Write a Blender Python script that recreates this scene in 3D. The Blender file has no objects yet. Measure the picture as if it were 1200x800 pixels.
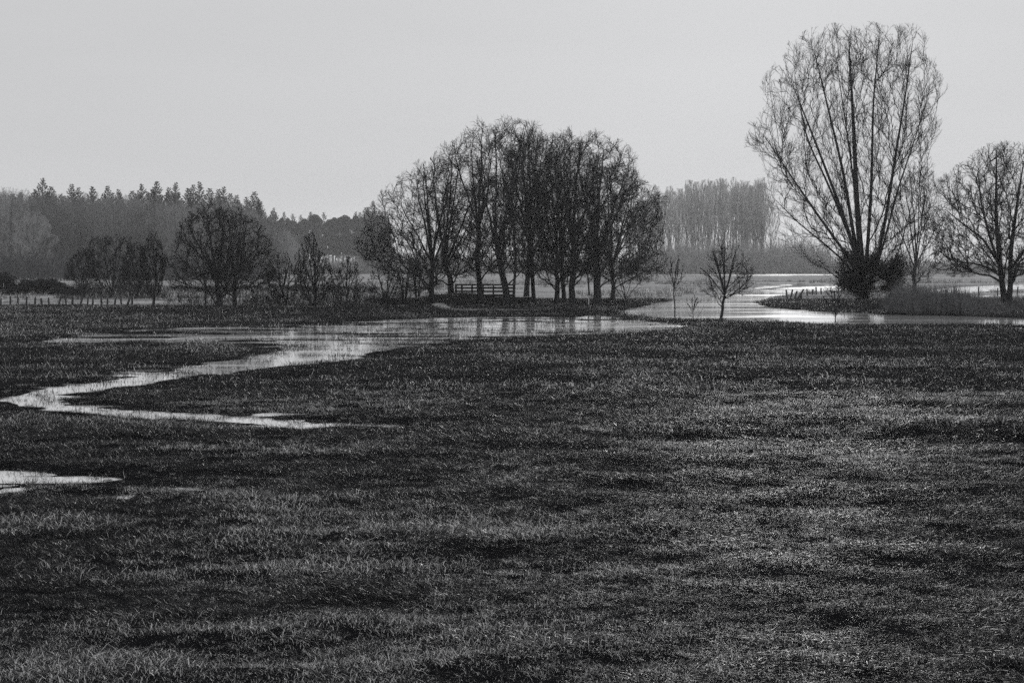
import bpy, math, random
import numpy as np
from mathutils import Vector

SC = bpy.context.scene
COL = SC.collection
# ------------------------------------------------------------------ measuring frame
F, CX, HY, EYE = 2000.0, 600.0, 305.0, 3.7      # focal length, centre and horizon in photo pixels, eye height


def at(px, py, Y):
    """world point seen at a photo pixel, Y metres ahead"""
    return np.array([(px - CX) / F * Y, Y, EYE - (py - HY) / F * Y])


def on_plane(px, py, z=0.0):
    Y = F * (EYE - z) / (py - HY)
    return ((px - CX) / F * Y, Y)


# ------------------------------------------------------------------ noise
def _hash(ix, iy, seed):
    h = (ix.astype(np.int64) * 374761393 + iy.astype(np.int64) * 668265263 + seed * 974711) & 0xFFFFFFFF
    h = ((h ^ (h >> 13)) * 1274126177) & 0xFFFFFFFF
    h = h ^ (h >> 16)
    return (h & 0xFFFF) / 65535.0


def vnoise(x, y, seed=0):
    x = np.asarray(x, float); y = np.asarray(y, float)
    ix = np.floor(x); iy = np.floor(y)
    fx = x - ix; fy = y - iy
    fx = fx * fx * fx * (fx * (fx * 6 - 15) + 10); fy = fy * fy * fy * (fy * (fy * 6 - 15) + 10)
    a = _hash(ix, iy, seed); b = _hash(ix + 1, iy, seed)
    c = _hash(ix, iy + 1, seed); d = _hash(ix + 1, iy + 1, seed)
    return (a * (1 - fx) + b * fx) * (1 - fy) + (c * (1 - fx) + d * fx) * fy


def fbm(x, y, seed=0, octs=4):
    v = 0; a = .5; t = 0
    for i in range(octs):
        v = v + a * vnoise(x * 2 ** i, y * 2 ** i, seed + i * 17); t += a; a *= .5
    return v / t


def sstep(a, b, x):
    t = np.clip((x - a) / (b - a), 0, 1)
    return t * t * (3 - 2 * t)


def poly_sd(poly, x, y):
    """signed distance to polygon, positive inside"""
    x = np.asarray(x, float); y = np.asarray(y, float)
    d2 = np.full(x.shape, 1e18); inside = np.zeros(x.shape, bool)
    n = len(poly)
    for i in range(n):
        x0, y0 = poly[i]; x1, y1 = poly[(i + 1) % n]
        ex, ey = x1 - x0, y1 - y0
        t = np.clip(((x - x0) * ex + (y - y0) * ey) / (ex * ex + ey * ey + 1e-12), 0, 1)
        d2 = np.minimum(d2, (x - x0 - t * ex) ** 2 + (y - y0 - t * ey) ** 2)
        c = (y0 > y) != (y1 > y)
        inside ^= c & (x < ex * (y - y0) / (ey if abs(ey) > 1e-12 else 1e-12) + x0)
    d = np.sqrt(d2)
    return np.where(inside, d, -d)


# ------------------------------------------------------------------ water outlines, read off the photo and laid on the ground
RZ = -0.10                                    # river level
PZ = -0.035                                   # level of the flooded hollow
PUDDLE = [on_plane(a, b, PZ) for a, b in [
    (46, 400.5), (100, 392), (167, 387.5), (225, 383.5), (300, 380), (400, 378.5), (460, 375), (512, 372.5), (587, 371),
    (650, 371.5), (672, 374), (692, 369), (712, 370.5), (730, 374), (770, 378), (808, 381.5), (775, 387), (737, 391),
    (662, 393.5), (610, 395), (561, 399), (475, 407), (445, 412), (415, 419), (375, 426), (320, 431), (233, 441),
    (167, 449.5), (83, 462.5), (68, 469), (112, 478), (187, 482), (275, 489), (362, 494), (440, 496.5), (462, 498.2), (440, 500), (362, 501.2),
    (267, 494.5), (179, 489.5), (104, 486), (42, 478), (3, 470), (25, 461.5), (54, 455), (125, 445.5), (200, 435),
    (240, 427), (283, 420), (325, 413), (337, 408), (325, 403.5), (246, 402.5), (167, 401.5), (100, 402)]]
POOL = [on_plane(a, b, PZ) for a, b in [(-70, 552), (0, 553), (60, 557), (132, 561), (120, 568), (60, 573), (20, 578), (-70, 580)]]
RIVER = [on_plane(a, b, RZ) for a, b in [
    (722, 367), (735, 362), (775, 354), (810, 348.5), (855, 343.5), (890, 340.5), (920, 337.5), (965, 334.5), (1000, 334), (1010, 338),
    (985, 341), (945, 343), (925, 345), (907, 347), (895, 351), (885, 355), (906, 361), (975, 366), (1008, 366.5),
    (1045, 369), (1110, 370), (1200, 373), (1330, 377), (1330, 384), (1200, 383), (1007, 383), (920, 379.5), (850, 377), (797, 375.5),
    (760, 372.5)]]
PONDS = [[on_plane(a, b, RZ) for a, b in P] for P in (
    [(1060, 345), (1117, 344.5), (1142, 342.5), (1165, 340.5), (1200, 338.5), (1290, 336), (1290, 331.5), (1200, 333), (1165, 334.5), (1117, 337), (1083, 341)],
    [(1112, 350), (1165, 347.5), (1260, 345), (1260, 343.2), (1165, 345.3), (1112, 348)],
    [(872, 339.8), (900, 337.5), (928, 334.5), (926, 332.8), (900, 335), (872, 338)],
    [(740, 325.3), (860, 323.6), (990, 322.5), (990, 321.4), (860, 321.6), (740, 323)])]


MOUNDC = at(546, 350, 149)


def terrain(x, y, detail=True):
    x = np.asarray(x, float); y = np.asarray(y, float)
    z = 0.10 * (fbm(x * .05, y * .09, 3, 3) - .5)
    # low bank crossing the right half of the meadow, and gentle swells
    yb = 37.0 + 2.2 * (vnoise(x * .13, x * 0 + 2.5, 9) - .5) * 2
    z = z + sstep(-1, 8, x) * (.17 * np.exp(-((y - yb - .4) / 1.5) ** 2) - .13 * np.exp(-((y - yb + 2.2) / 1.5) ** 2))
    near = 1 - .75 * sstep(70, 105, y)
    if detail:
        z = z + near * (.13 * (fbm(x * .55, y * .8, 21, 3) - .5) + .085 * (vnoise(x * 1.5, y * 1.9, 33) - .5))
    z = np.where(y > 60, z * .8, z)
    # mound at the footbridge
    mx = (x - MOUNDC[0]); my = (y - MOUNDC[1])
    z = z + .75 * np.exp(-(np.where(mx < 0, mx / 5.2, mx / 2.4)) ** 2 - (my / 6.0) ** 2)
    # channel under the bridge
    ch = np.exp(-((x - at(600, 0, 152)[0]) / 1.9) ** 2) * sstep(141.5, 147, y) * (1 - sstep(156, 160, y))
    z = z - .9 * ch
    # lower far meadow
    z = z - 1.0 * sstep(430, 540, y) - 2.2 * sstep(560, 800, y)
    # river
    for k, P in enumerate([RIVER] + PONDS):
        sd = poly_sd(P, x, y) + (.7 * (vnoise(x * .5, y * .5, 5) - .5) if k == 0 else 0)
        w = 1.0 if k < 1 else 1.6
        s = sstep(-w, w, sd)
        z = z * (1 - s) + s * (RZ * 2.2)
    # the flooded hollow: shallow, with long strips of turf just breaking the surface
    for P in (PUDDLE, POOL):
        sd = poly_sd(P, x, y)
        sd = sd + .6 * (vnoise(x * .9, y * .9, 8) - .5) * np.clip(y / 70, .5, 1.2) + .45 * (vnoise(x * 2.2, y * 2.2, 18) - .5)
        far = np.clip((y - 66) / 20, 0, 1)
        strips = (fbm(x * .16, y * .75, 51, 4) - .5)
        bed = PZ - .045 + (strips * (.10 + .30 * far) if P is PUDDLE else -.005 + .30 * (fbm(x * .55, y * 1.9, 57, 4) - .5)) + .05 * (vnoise(x * 2.1, y * 2.3, 58) - .5)
        s = sstep(-.5 - .5 * far, .55 + .6 * far, sd)
        z = z * (1 - s) + s * np.where(bed > PZ, PZ + (bed - PZ) * .6, bed - .01)
    return z


def wet(x, y):
    """largest signed distance inside any water (positive = in water)"""
    d = poly_sd(PUDDLE, x, y)
    for P in [POOL, RIVER] + PONDS:
        d = np.maximum(d, poly_sd(P, x, y))
    return d


def pale_zone(x, y):
    """where the grassland is bleached stubble instead of grazed turf"""
    u = x / np.maximum(y, 1) * F + CX
    left = sstep(139, 143, y) * (1 - sstep(415, 450, u))
    mid = sstep(160, 166, y + 5 * (vnoise(x * .2, y * .1, 71) - .5))
    return np.maximum(left, mid)


# ------------------------------------------------------------------ helpers
def mesh_obj(name, V, Fa, mats, parent=None, mat_idx=None, smooth=False, loc=None):
    """Fa: list of int arrays (n,k)"""
    me = bpy.data.meshes.new(name)
    V = np.asarray(V, np.float32)
    loops = np.concatenate([f.reshape(-1) for f in Fa]).astype(np.int32)
    counts = np.concatenate([np.full(len(f), f.shape[1], np.int32) for f in Fa])
    starts = np.concatenate([[0], np.cumsum(counts)[:-1]]).astype(np.int32)
    me.vertices.add(len(V)); me.vertices.foreach_set('co', V.reshape(-1))
    me.loops.add(len(loops)); me.loops.foreach_set('vertex_index', loops)
    me.polygons.add(len(counts)); me.polygons.foreach_set('loop_start', starts)
    me.polygons.foreach_set('loop_total', counts)
    if mat_idx is not None:
        me.polygons.foreach_set('material_index', np.asarray(mat_idx, np.int32))
    me.polygons.foreach_set('use_smooth', np.full(len(counts), smooth))
    me.update(calc_edges=True)
    for m in (mats if isinstance(mats, (list, tuple)) else [mats]):
        me.materials.append(m)
    o = bpy.data.objects.new(name, me); COL.objects.link(o)
    if parent is not None: o.parent = parent
    if loc is not None: o.location = loc
    return o


def thing(name, label, cat, loc=(0, 0, 0), group=None):
    o = bpy.data.objects.new(name, None); COL.objects.link(o)
    o.empty_display_size = .3
    o.location = [float(c) for c in loc]
    return tag(o, label, cat, group)


def tag(o, label, cat, group=None):
    o['label'] = label; o['category'] = cat
    if group: o['group'] = group
    return o


def dup(root, loc, rz=0, sc=1.0, label=None, group=None):
    r = root.copy(); COL.objects.link(r)
    r.location = [float(c) for c in loc]; r.rotation_euler = (0, 0, rz); r.scale = (sc, sc, sc) if np.isscalar(sc) else sc
    if label: r['label'] = label
    if group: r['group'] = group
    for ch in list(root.children):
        c = ch.copy(); COL.objects.link(c); c.parent = r
    return r


class MB:
    def __init__(self): self.V = []; self.F4 = []; self.F3 = []; self.n = 0

    def add(self, V, f4=None, f3=None):
        V = np.asarray(V, float).reshape(-1, 3)
        if f4 is not None and len(f4): self.F4.append(np.asarray(f4) + self.n)
        if f3 is not None and len(f3): self.F3.append(np.asarray(f3) + self.n)
        self.V.append(V); self.n += len(V)

    def box(self, c, s, rot=None, taper=1.0):
        h = np.array(s) / 2
        v = np.array([[x, y, z] for z in (-1, 1) for y in (-1, 1) for x in (-1, 1)], float)
        v[4:, :2] *= taper
        v = v * h
        if rot is not None: v = v @ np.array(rot).T
        self.add(v + np.array(c), [[0, 2, 3, 1], [4, 5, 7, 6], [0, 1, 5, 4], [2, 6, 7, 3], [0, 4, 6, 2], [1, 3, 7, 5]])

    def tubes(self, P, R, S):
        """P (n,K,3) polylines, R (n,K)"""
        n, K, _ = P.shape
        if n == 0: return
        T = np.gradient(P, axis=1); T /= np.linalg.norm(T, axis=2, keepdims=True) + 1e-9
        mean = T.mean(1)
        ref = np.where(np.abs(mean[:, 2:3]) > .8, np.array([[1., 0, 0]]), np.array([[0, 0, 1.]]))[:, None, :]
        A = np.cross(T, ref); A /= np.linalg.norm(A, axis=2, keepdims=True) + 1e-9
        B = np.cross(T, A)
        a = np.arange(S) / S * 2 * math.pi
        V = P[:, :, None, :] + R[:, :, None, None] * (np.cos(a)[None, None, :, None] * A[:, :, None, :] + np.sin(a)[None, None, :, None] * B[:, :, None, :])
        i = np.arange(n)[:, None, None] * K * S + np.arange(K - 1)[None, :, None] * S
        j = np.arange(S)[None, None, :]; j2 = (j + 1) % S
        f = np.stack([i + j, i + j2, i + S + j2, i + S + j], -1).reshape(-1, 4)
        self.add(V, f)

    def build(self, name, mats, parent=None, **k):
        V = np.concatenate(self.V); Fa = []
        if self.F4: Fa.append(np.concatenate(self.F4))
        if self.F3: Fa.append(np.concatenate(self.F3))
        return mesh_obj(name, V, Fa, mats, parent, **k)


# ------------------------------------------------------------------ materials (the photograph is black and white with a faint cool cast)
def g(v):
    k = 1 if v < .06 else (.3 if v < .2 else .0)
    return (v * (1 - .03 * k), v * (1 - .012 * k), v * (1 + .08 * k), 1)


def new_mat(name):
    m = bpy.data.materials.new(name); m.use_nodes = True
    nt = m.node_tree; nt.nodes.clear()
    out = nt.nodes.new('ShaderNodeOutputMaterial')
    return m, nt, out


def N(nt, typ, **kw):
    n = nt.nodes.new(typ)
    for k, v in kw.items():
        if k.startswith('i_'): n.inputs[k[2:].replace('_', ' ')].default_value = v
        else: setattr(n, k, v)
    return n


def noisy(name, lo, hi, scale, rough=.85, stretch=(1, 1, 1), bump=0.0, bscale=None, spec=.3, detail=5, trans=0.0):
    m, nt, out = new_mat(name)
    tc = N(nt, 'ShaderNodeTexCoord'); mp = N(nt, 'ShaderNodeMapping'); mp.inputs['Scale'].default_value = stretch
    no = N(nt, 'ShaderNodeTexNoise', i_Scale=scale, i_Detail=detail, i_Roughness=.65)
    nt.links.new(tc.outputs['Object'], mp.inputs[0]); nt.links.new(mp.outputs[0], no.inputs['Vector'])
    cr = N(nt, 'ShaderNodeValToRGB'); cr.color_ramp.elements[0].position = .32; cr.color_ramp.elements[1].position = .68
    cr.color_ramp.elements[0].color = g(lo); cr.color_ramp.elements[1].color = g(hi)
    nt.links.new(no.outputs['Fac'], cr.inputs[0])
    p = N(nt, 'ShaderNodeBsdfPrincipled', i_Roughness=rough)
    p.inputs['Specular IOR Level'].default_value = spec
    nt.links.new(cr.outputs[0], p.inputs['Base Color'])
    if bump:
        n2 = N(nt, 'ShaderNodeTexNoise', i_Scale=bscale or scale * 3, i_Detail=4.0)
        nt.links.new(mp.outputs[0], n2.inputs['Vector'])
        b = N(nt, 'ShaderNodeBump', i_Strength=bump, i_Distance=.03)
        nt.links.new(n2.outputs['Fac'], b.inputs['Height']); nt.links.new(b.outputs[0], p.inputs['Normal'])
    sh = p.outputs[0]
    if trans:
        tr = N(nt, 'ShaderNodeBsdfTranslucent'); nt.links.new(cr.outputs[0], tr.inputs[0])
        mx = N(nt, 'ShaderNodeMixShader'); mx.inputs[0].default_value = trans
        nt.links.new(p.outputs[0], mx.inputs[1]); nt.links.new(tr.outputs[0], mx.inputs[2]); sh = mx.outputs[0]
    nt.links.new(sh, out.inputs[0])
    return m


BARK = noisy('bark', .012, .04, 2.2, .9, (1, 1, .25), .6, 9, .1)
TWIG = noisy('twig', .012, .03, 1.5, .9, spec=.1)
FARBARK = noisy('haze_tinted_bark', .05, .10, .6, .95, (1, 1, .3), spec=.05)  # lighter than the near bark; some distance haze is put into the colour
FARTWIG = noisy('haze_tinted_twig', .16, .30, .5, .95, spec=.05)  # far paler than the near twigs: haze and backlight painted into the colour
for _m in (FARTWIG,):      # each tree of the wood has its own tone
    _nt = _m.node_tree; _p = [n for n in _nt.nodes if n.type == 'BSDF_PRINCIPLED'][0]; _c = [n for n in _nt.nodes if n.type == 'VALTORGB'][0]
    _oi = N(_nt, 'ShaderNodeObjectInfo'); _mr = N(_nt, 'ShaderNodeMapRange'); _mr.inputs['To Min'].default_value = .45; _mr.inputs['To Max'].default_value = 1.35
    _nt.links.new(_oi.outputs['Random'], _mr.inputs['Value'])
    _mx = N(_nt, 'ShaderNodeMix', data_type='RGBA', blend_type='MULTIPLY'); _mx.inputs[0].default_value = 1
    _nt.links.new(_c.outputs[0], _mx.inputs[6]); _nt.links.new(_mr.outputs[0], _mx.inputs[7]); _nt.links.new(_mx.outputs[2], _p.inputs['Base Color'])
PLANTTWIG = noisy('haze_tinted_poplar_twig', .26, .42, .5, .95, spec=.05)  # poplar twigs paled further, so the colour carries part of the haze
FARBRUSH = noisy('haze_tinted_brush', .16, .30, .25, .95, spec=.05)  # pale tone stands in for haze over the distant brush
NEEDLE = noisy('needles', .012, .03, .8, .9, spec=.1)
IVYM = noisy('ivy_leaf', .010, .03, 3, .6, spec=.25)
TIMBER = noisy('weathered_timber', .03, .07, 4, .85, (1, 1, 6), .4, 20, .2)
STONE = noisy('abutment_stone', .03, .07, 2.5, .9, (1, 1, 2), .6, 9, .2)
PALEP = noisy('pale_paint', .45, .6, 6, .6)
WIRE = noisy('wire', .10, .16, 5, .5)
HEDGEM = noisy('hedge_leaf', .014, .04, 1.5, .8, spec=.15)
REEDM = noisy('reed_stem', .04, .15, 1.1, .8, spec=.2, trans=.3)
PATHM = noisy('worn_path', .20, .34, 1.2, .95, (1, 1, 1), .5, 7, .1)


def blade(name, c0, c1, trans, rough=.45, spec=.5):
    m, nt, out = new_mat(name)
    oi = N(nt, 'ShaderNodeObjectInfo')
    tc = N(nt, 'ShaderNodeTexCoord'); no = N(nt, 'ShaderNodeTexNoise', i_Scale=14.0, i_Detail=2.0)
    nt.links.new(tc.outputs['Object'], no.inputs['Vector'])
    ad = N(nt, 'ShaderNodeMath', operation='MULTIPLY_ADD'); ad.inputs[1].default_value = .5
    nt.links.new(oi.outputs['Random'], ad.inputs[0])
    sb = N(nt, 'ShaderNodeMath', operation='MULTIPLY'); sb.inputs[1].default_value = .6
    nt.links.new(no.outputs['Fac'], sb.inputs[0]); nt.links.new(sb.outputs[0], ad.inputs[2])
    cr = N(nt, 'ShaderNodeValToRGB'); cr.color_ramp.elements[0].position = .2; cr.color_ramp.elements[1].position = .75
    cr.color_ramp.elements[0].color = g(c0); cr.color_ramp.elements[1].color = g(c1)
    nt.links.new(ad.outputs[0], cr.inputs[0])
    p = N(nt, 'ShaderNodeBsdfPrincipled', i_Roughness=rough); p.inputs['Specular IOR Level'].default_value = spec
    tr = N(nt, 'ShaderNodeBsdfTranslucent'); mx = N(nt, 'ShaderNodeMixShader'); mx.inputs[0].default_value = trans
    nt.links.new(cr.outputs[0], p.inputs['Base Color']); nt.links.new(cr.outputs[0], tr.inputs[0])
    nt.links.new(p.outputs[0], mx.inputs[1]); nt.links.new(tr.outputs[0], mx.inputs[2])
    nt.links.new(mx.outputs[0], out.inputs[0])
    return m


GREEN = blade('grass_blade', .006, .018, .3, .45, .22)
DRY = blade('dry_sparkle_blade', .50, .80, .45, .4, .5)  # bleached straw, brightened so its colour also carries the sun's sparkle on grass
DEAD = blade('dead_blade', .018, .05, .3, .6, .15)


def ground_mat():
    m, nt, out = new_mat('meadow_ground')
    at_ = N(nt, 'ShaderNodeAttribute', attribute_name='pale')
    ge = N(nt, 'ShaderNodeNewGeometry')
    def noise(scale, st, det=6):
        mp = N(nt, 'ShaderNodeMapping'); mp.inputs['Scale'].default_value = st
        no = N(nt, 'ShaderNodeTexNoise', i_Scale=scale, i_Detail=det, i_Roughness=.7)
        nt.links.new(ge.outputs['Position'], mp.inputs[0]); nt.links.new(mp.outputs[0], no.inputs['Vector'])
        return no
    def ramp(no, a, b, p0=.3, p1=.7):
        cr = N(nt, 'ShaderNodeValToRGB'); cr.color_ramp.elements[0].position = p0; cr.color_ramp.elements[1].position = p1
        cr.color_ramp.elements[0].color = g(a); cr.color_ramp.elements[1].color = g(b)
        nt.links.new(no.outputs['Fac'], cr.inputs[0]); return cr
    n1 = noise(1.6, (1, 1, 1)); n2 = noise(.10, (.35, 1, 1), 7); n3 = noise(.9, (.5, 1, 1), 8)
    turf = ramp(n1, .004, .014)
    field = ramp(n2, .18, .48, .38, .62)
    fine = ramp(n3, .55, 1.25)
    mul = N(nt, 'ShaderNodeMix', data_type='RGBA', blend_type='MULTIPLY'); mul.inputs[0].default_value = 1
    nt.links.new(field.outputs[0], mul.inputs[6]); nt.links.new(fine.outputs[0], mul.inputs[7])
    mx = N(nt, 'ShaderNodeMix', data_type='RGBA')
    cl = N(nt, 'ShaderNodeMath', operation='MINIMUM'); cl.inputs[1].default_value = 1.0; nt.links.new(at_.outputs['Fac'], cl.inputs[0])
    nt.links.new(cl.outputs[0], mx.inputs[0]); nt.links.new(turf.outputs[0], mx.inputs[6]); nt.links.new(mul.outputs[2], mx.inputs[7])
    p = N(nt, 'ShaderNodeBsdfDiffuse', i_Roughness=.6)
    nt.links.new(mx.outputs[2], p.inputs['Color'])
    b = N(nt, 'ShaderNodeBump', i_Strength=.8, i_Distance=.12)
    nt.links.new(n3.outputs['Fac'], b.inputs['Height']); nt.links.new(b.outputs[0], p.inputs['Normal'])
    nt.links.new(p.outputs[0], out.inputs[0])
    return m


def water_mat(name, r0, r1, bump, st, scale, pst, p0, p1):
    m, nt, out = new_mat(name)
    ge = N(nt, 'ShaderNodeNewGeometry')
    def noise(st, sc, det):
        mp = N(nt, 'ShaderNodeMapping'); mp.inputs['Scale'].default_value = st
        nt.links.new(ge.outputs['Position'], mp.inputs[0])
        no = N(nt, 'ShaderNodeTexNoise', i_Scale=sc, i_Detail=det, i_Roughness=.6)
        nt.links.new(mp.outputs[0], no.inputs['Vector']); return no
    no = noise(st, scale, 4.0); pn = noise(pst, 1.0, 5.0)
    mr = N(nt, 'ShaderNodeMapRange', interpolation_type='SMOOTHSTEP')
    mr.inputs['From Min'].default_value = p0; mr.inputs['From Max'].default_value = p1
    mr.inputs['To Min'].default_value = r0; mr.inputs['To Max'].default_value = r1
    nt.links.new(pn.outputs['Fac'], mr.inputs['Value'])
    p = N(nt, 'ShaderNodeBsdfPrincipled', i_IOR=1.333); p.inputs['Base Color'].default_value = g(.80); p.inputs['Metallic'].default_value = .6
    nt.links.new(mr.outputs[0], p.inputs['Roughness'])
    b = N(nt, 'ShaderNodeBump', i_Strength=bump, i_Distance=.02)
    nt.links.new(no.outputs['Fac'], b.inputs['Height']); nt.links.new(b.outputs[0], p.inputs['Normal'])
    nt.links.new(p.outputs[0], out.inputs[0])
    return m


# ------------------------------------------------------------------ ground and water
def axis(parts):
    return np.concatenate([np.asarray(p) for p in parts])


gx_pos = axis([np.arange(0, 62, .5), 62 * np.geomspace(1.015, 1600 / 62, 70)])
gx = np.concatenate([-gx_pos[:0:-1], gx_pos])
gy = axis([-np.geomspace(200, 6, 12), np.arange(0, 10, 1.0), np.arange(10, 60, .25), np.arange(60, 190, .5), 190 * np.geomspace(1.004, 1600 / 190, 150)])
GX, GY = np.meshgrid(gx, gy)
GZ = terrain(GX, GY)
nx, ny = len(gx), len(gy)
idx = np.arange(nx * ny).reshape(ny, nx)
quads = np.stack([idx[:-1, :-1], idx[:-1, 1:], idx[1:, 1:], idx[1:, :-1]], -1).reshape(-1, 4)
ground = mesh_obj('ground', np.stack([GX, GY, GZ], -1).reshape(-1, 3), [quads], ground_mat(), smooth=True)
ground['kind'] = 'structure'
att = ground.data.attributes.new('pale', 'FLOAT', 'POINT')
att.data.foreach_set('value', pale_zone(GX, GY).reshape(-1).astype(np.float32))


def water(name, polys, z, mat, margin):
    sd = np.full(GX.shape, -1e9)
    for P in polys: sd = np.maximum(sd, poly_sd(P, GX, GY))
    cell = np.maximum.reduce([sd[:-1, :-1], sd[1:, :-1], sd[:-1, 1:], sd[1:, 1:]]) > -margin
    q = quads.reshape(ny - 1, nx - 1, 4)[cell]
    used, inv = np.unique(q, return_inverse=True)
    V = np.stack([GX.reshape(-1)[used], GY.reshape(-1)[used], np.full(len(used), z)], -1)
    o = mesh_obj(name, V, [inv.reshape(-1, 4)], mat, smooth=True); o['kind'] = 'structure'
    return o


water('river_water', [RIVER] + PONDS, RZ, water_mat('calm_water', .04, .09, .08, (.5, 1.4, 1), 1.6, (.05, .22, 1), .45, .62), 2.5)
water('flood_water', [PUDDLE, POOL], PZ, water_mat('flood_water', .025, .14, .05, (.8, 1.6, 1), 4.5, (.10, .45, 1), .44, .60), 1.4)

# ------------------------------------------------------------------ bare trees
UP = np.array([0, 0, 1.0])


def unit(v): return v / (np.linalg.norm(v, axis=-1, keepdims=True) + 1e-9)


class Env:
    """crown outline: heights (m above the base) with reach to the left and right of the trunk"""
    def __init__(self, rows, rng, lump=.13, depth=.95):
        rows = sorted(rows)
        self.z = np.array([r[0] for r in rows]); self.l = np.array([max(r[1], .05) for r in rows]); self.r = np.array([max(r[2], .05) for r in rows])
        self.ph = rng.uniform(0, 6.28, 8); self.lump = lump; self.depth = depth

    def inside(self, p, grow=1.0):
        x, y, z = p[..., 0], p[..., 1], p[..., 2]
        l = np.interp(z, self.z, self.l); r = np.interp(z, self.z, self.r)
        az = np.arctan2(y, x); q = self.ph
        k = 1 + self.lump * (.5 * np.sin(3 * az + q[0] + z * .5) + .5 * np.sin(5 * az + q[1] - z * .9) + .6 * np.sin(2 * az + q[2] + z * 1.4))
        rx = np.where(x > 0, r, l); ry = (l + r) / 2 * self.depth
        zt = self.z[-1] + self.lump * 1.2 * np.sin(2.3 * x + q[3]) * np.cos(1.9 * y + q[4])
        return ((x / rx) ** 2 + (y / ry) ** 2 < (k * grow) ** 2) & (z < zt) & (z > self.z[0])

    @property
    def top(self): return self.z[-1]


def march(P, D, L, K, trop, wig, rng):
    pts = [P]; d = D; st = (L / K)[:, None]
    trop = np.asarray(trop)
    for k in range(K):
        d = unit(d + UP * (trop / K) + wig * rng.normal(size=d.shape))
        P = P + d * st
        pts.append(P)
    return np.stack(pts, 1)


def reach(env, P, D, Lmax, trop, K=12):
    pts = march(P, D, Lmax, K, trop, 0, np.random.default_rng(0))
    ins = env.inside(pts[:, 1:])
    bad = ~ins
    first = np.where(bad.any(1), bad.argmax(1), K)
    return Lmax * (first + .4) / K


def spawn(rng, env, Pp, Rp, m, t0, t1, a0, a1, ratio, trop, wig, K, kr, rmin, rcap=.75, minL=.12, up=0.0, absL=None, tfall=.6):
    n, Kp, _ = Pp.shape
    if n == 0: return np.zeros((0, K + 1, 3)), np.zeros((0, K + 1))
    mm = rng.poisson(m, n) if m > 4 else np.where(rng.random(n) < m - int(m), int(m) + 1, int(m))
    mm = np.maximum(mm, 1)
    i = np.repeat(np.arange(n), mm)
    off = np.concatenate([np.arange(k) for k in mm])
    t = t0 + (t1 - t0) * np.clip((off + rng.uniform(0, 1, len(i))) / np.repeat(mm, mm), 0, 1)
    ft = t * (Kp - 1); k0 = np.minimum(ft.astype(int), Kp - 2); fr = (ft - k0)[:, None]
    P = Pp[i, k0] * (1 - fr) + Pp[i, k0 + 1] * fr
    R = Rp[i, k0] * (1 - fr[:, 0]) + Rp[i, k0 + 1] * fr[:, 0]
    T = unit(Pp[i, k0 + 1] - Pp[i, k0])
    Lp = np.linalg.norm(np.diff(Pp, axis=1), axis=2).sum(1)[i]
    r1 = rng.normal(size=T.shape); q = unit(r1 - (r1 * T).sum(1, keepdims=True) * T)
    a = np.radians(rng.uniform(a0, a1, len(i)))[:, None]
    D = unit(np.cos(a) * T + np.sin(a) * q + up * UP)
    L = (Lp * ratio if absL is None else np.full(len(i), absL)) * (1 - tfall * t) * rng.uniform(.65, 1.25, len(i))
    L = np.minimum(L, reach(env, P, D, np.maximum(L, .3), trop) * rng.uniform(.85, 1.05, len(i)))
    keep = L > minL
    P, D, L, R = P[keep], D[keep], L[keep], R[keep]
    pts = march(P, D, L, K, trop, wig, rng)
    r0 = np.minimum(R * rcap, L * kr + rmin)
    s = np.linspace(0, 1, K + 1)[None]
    rad = r0[:, None] * (1 - s) + rmin * .6 * s
    return pts, np.maximum(rad, rmin * .5)


def bez(p0, p1, p2, K):
    t = np.linspace(0, 1, K + 1)[:, None]
    return (1 - t) ** 2 * p0 + 2 * t * (1 - t) * p1 + t * t * p2


def resample(pts, K):
    pts = np.asarray(pts, float)
    d = np.concatenate([[0], np.cumsum(np.linalg.norm(np.diff(pts, axis=0), axis=1))])
    # catmull-rom style smoothing through dense linear interpolation
    s = np.linspace(0, d[-1], K * 6 + 1)
    q = np.stack([np.interp(s, d, pts[:, k]) for k in range(3)], 1)
    w = max(3, K // 2 * 2 + 1)
    pad = np.concatenate([np.repeat(q[:1], w // 2, 0), q, np.repeat(q[-1:], w // 2, 0)])
    q = np.stack([np.convolve(pad[:, k], np.ones(w) / w, 'valid') for k in range(3)], 1)
    return q[np.linspace(0, len(q) - 1, K + 1).astype(int)]


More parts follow.
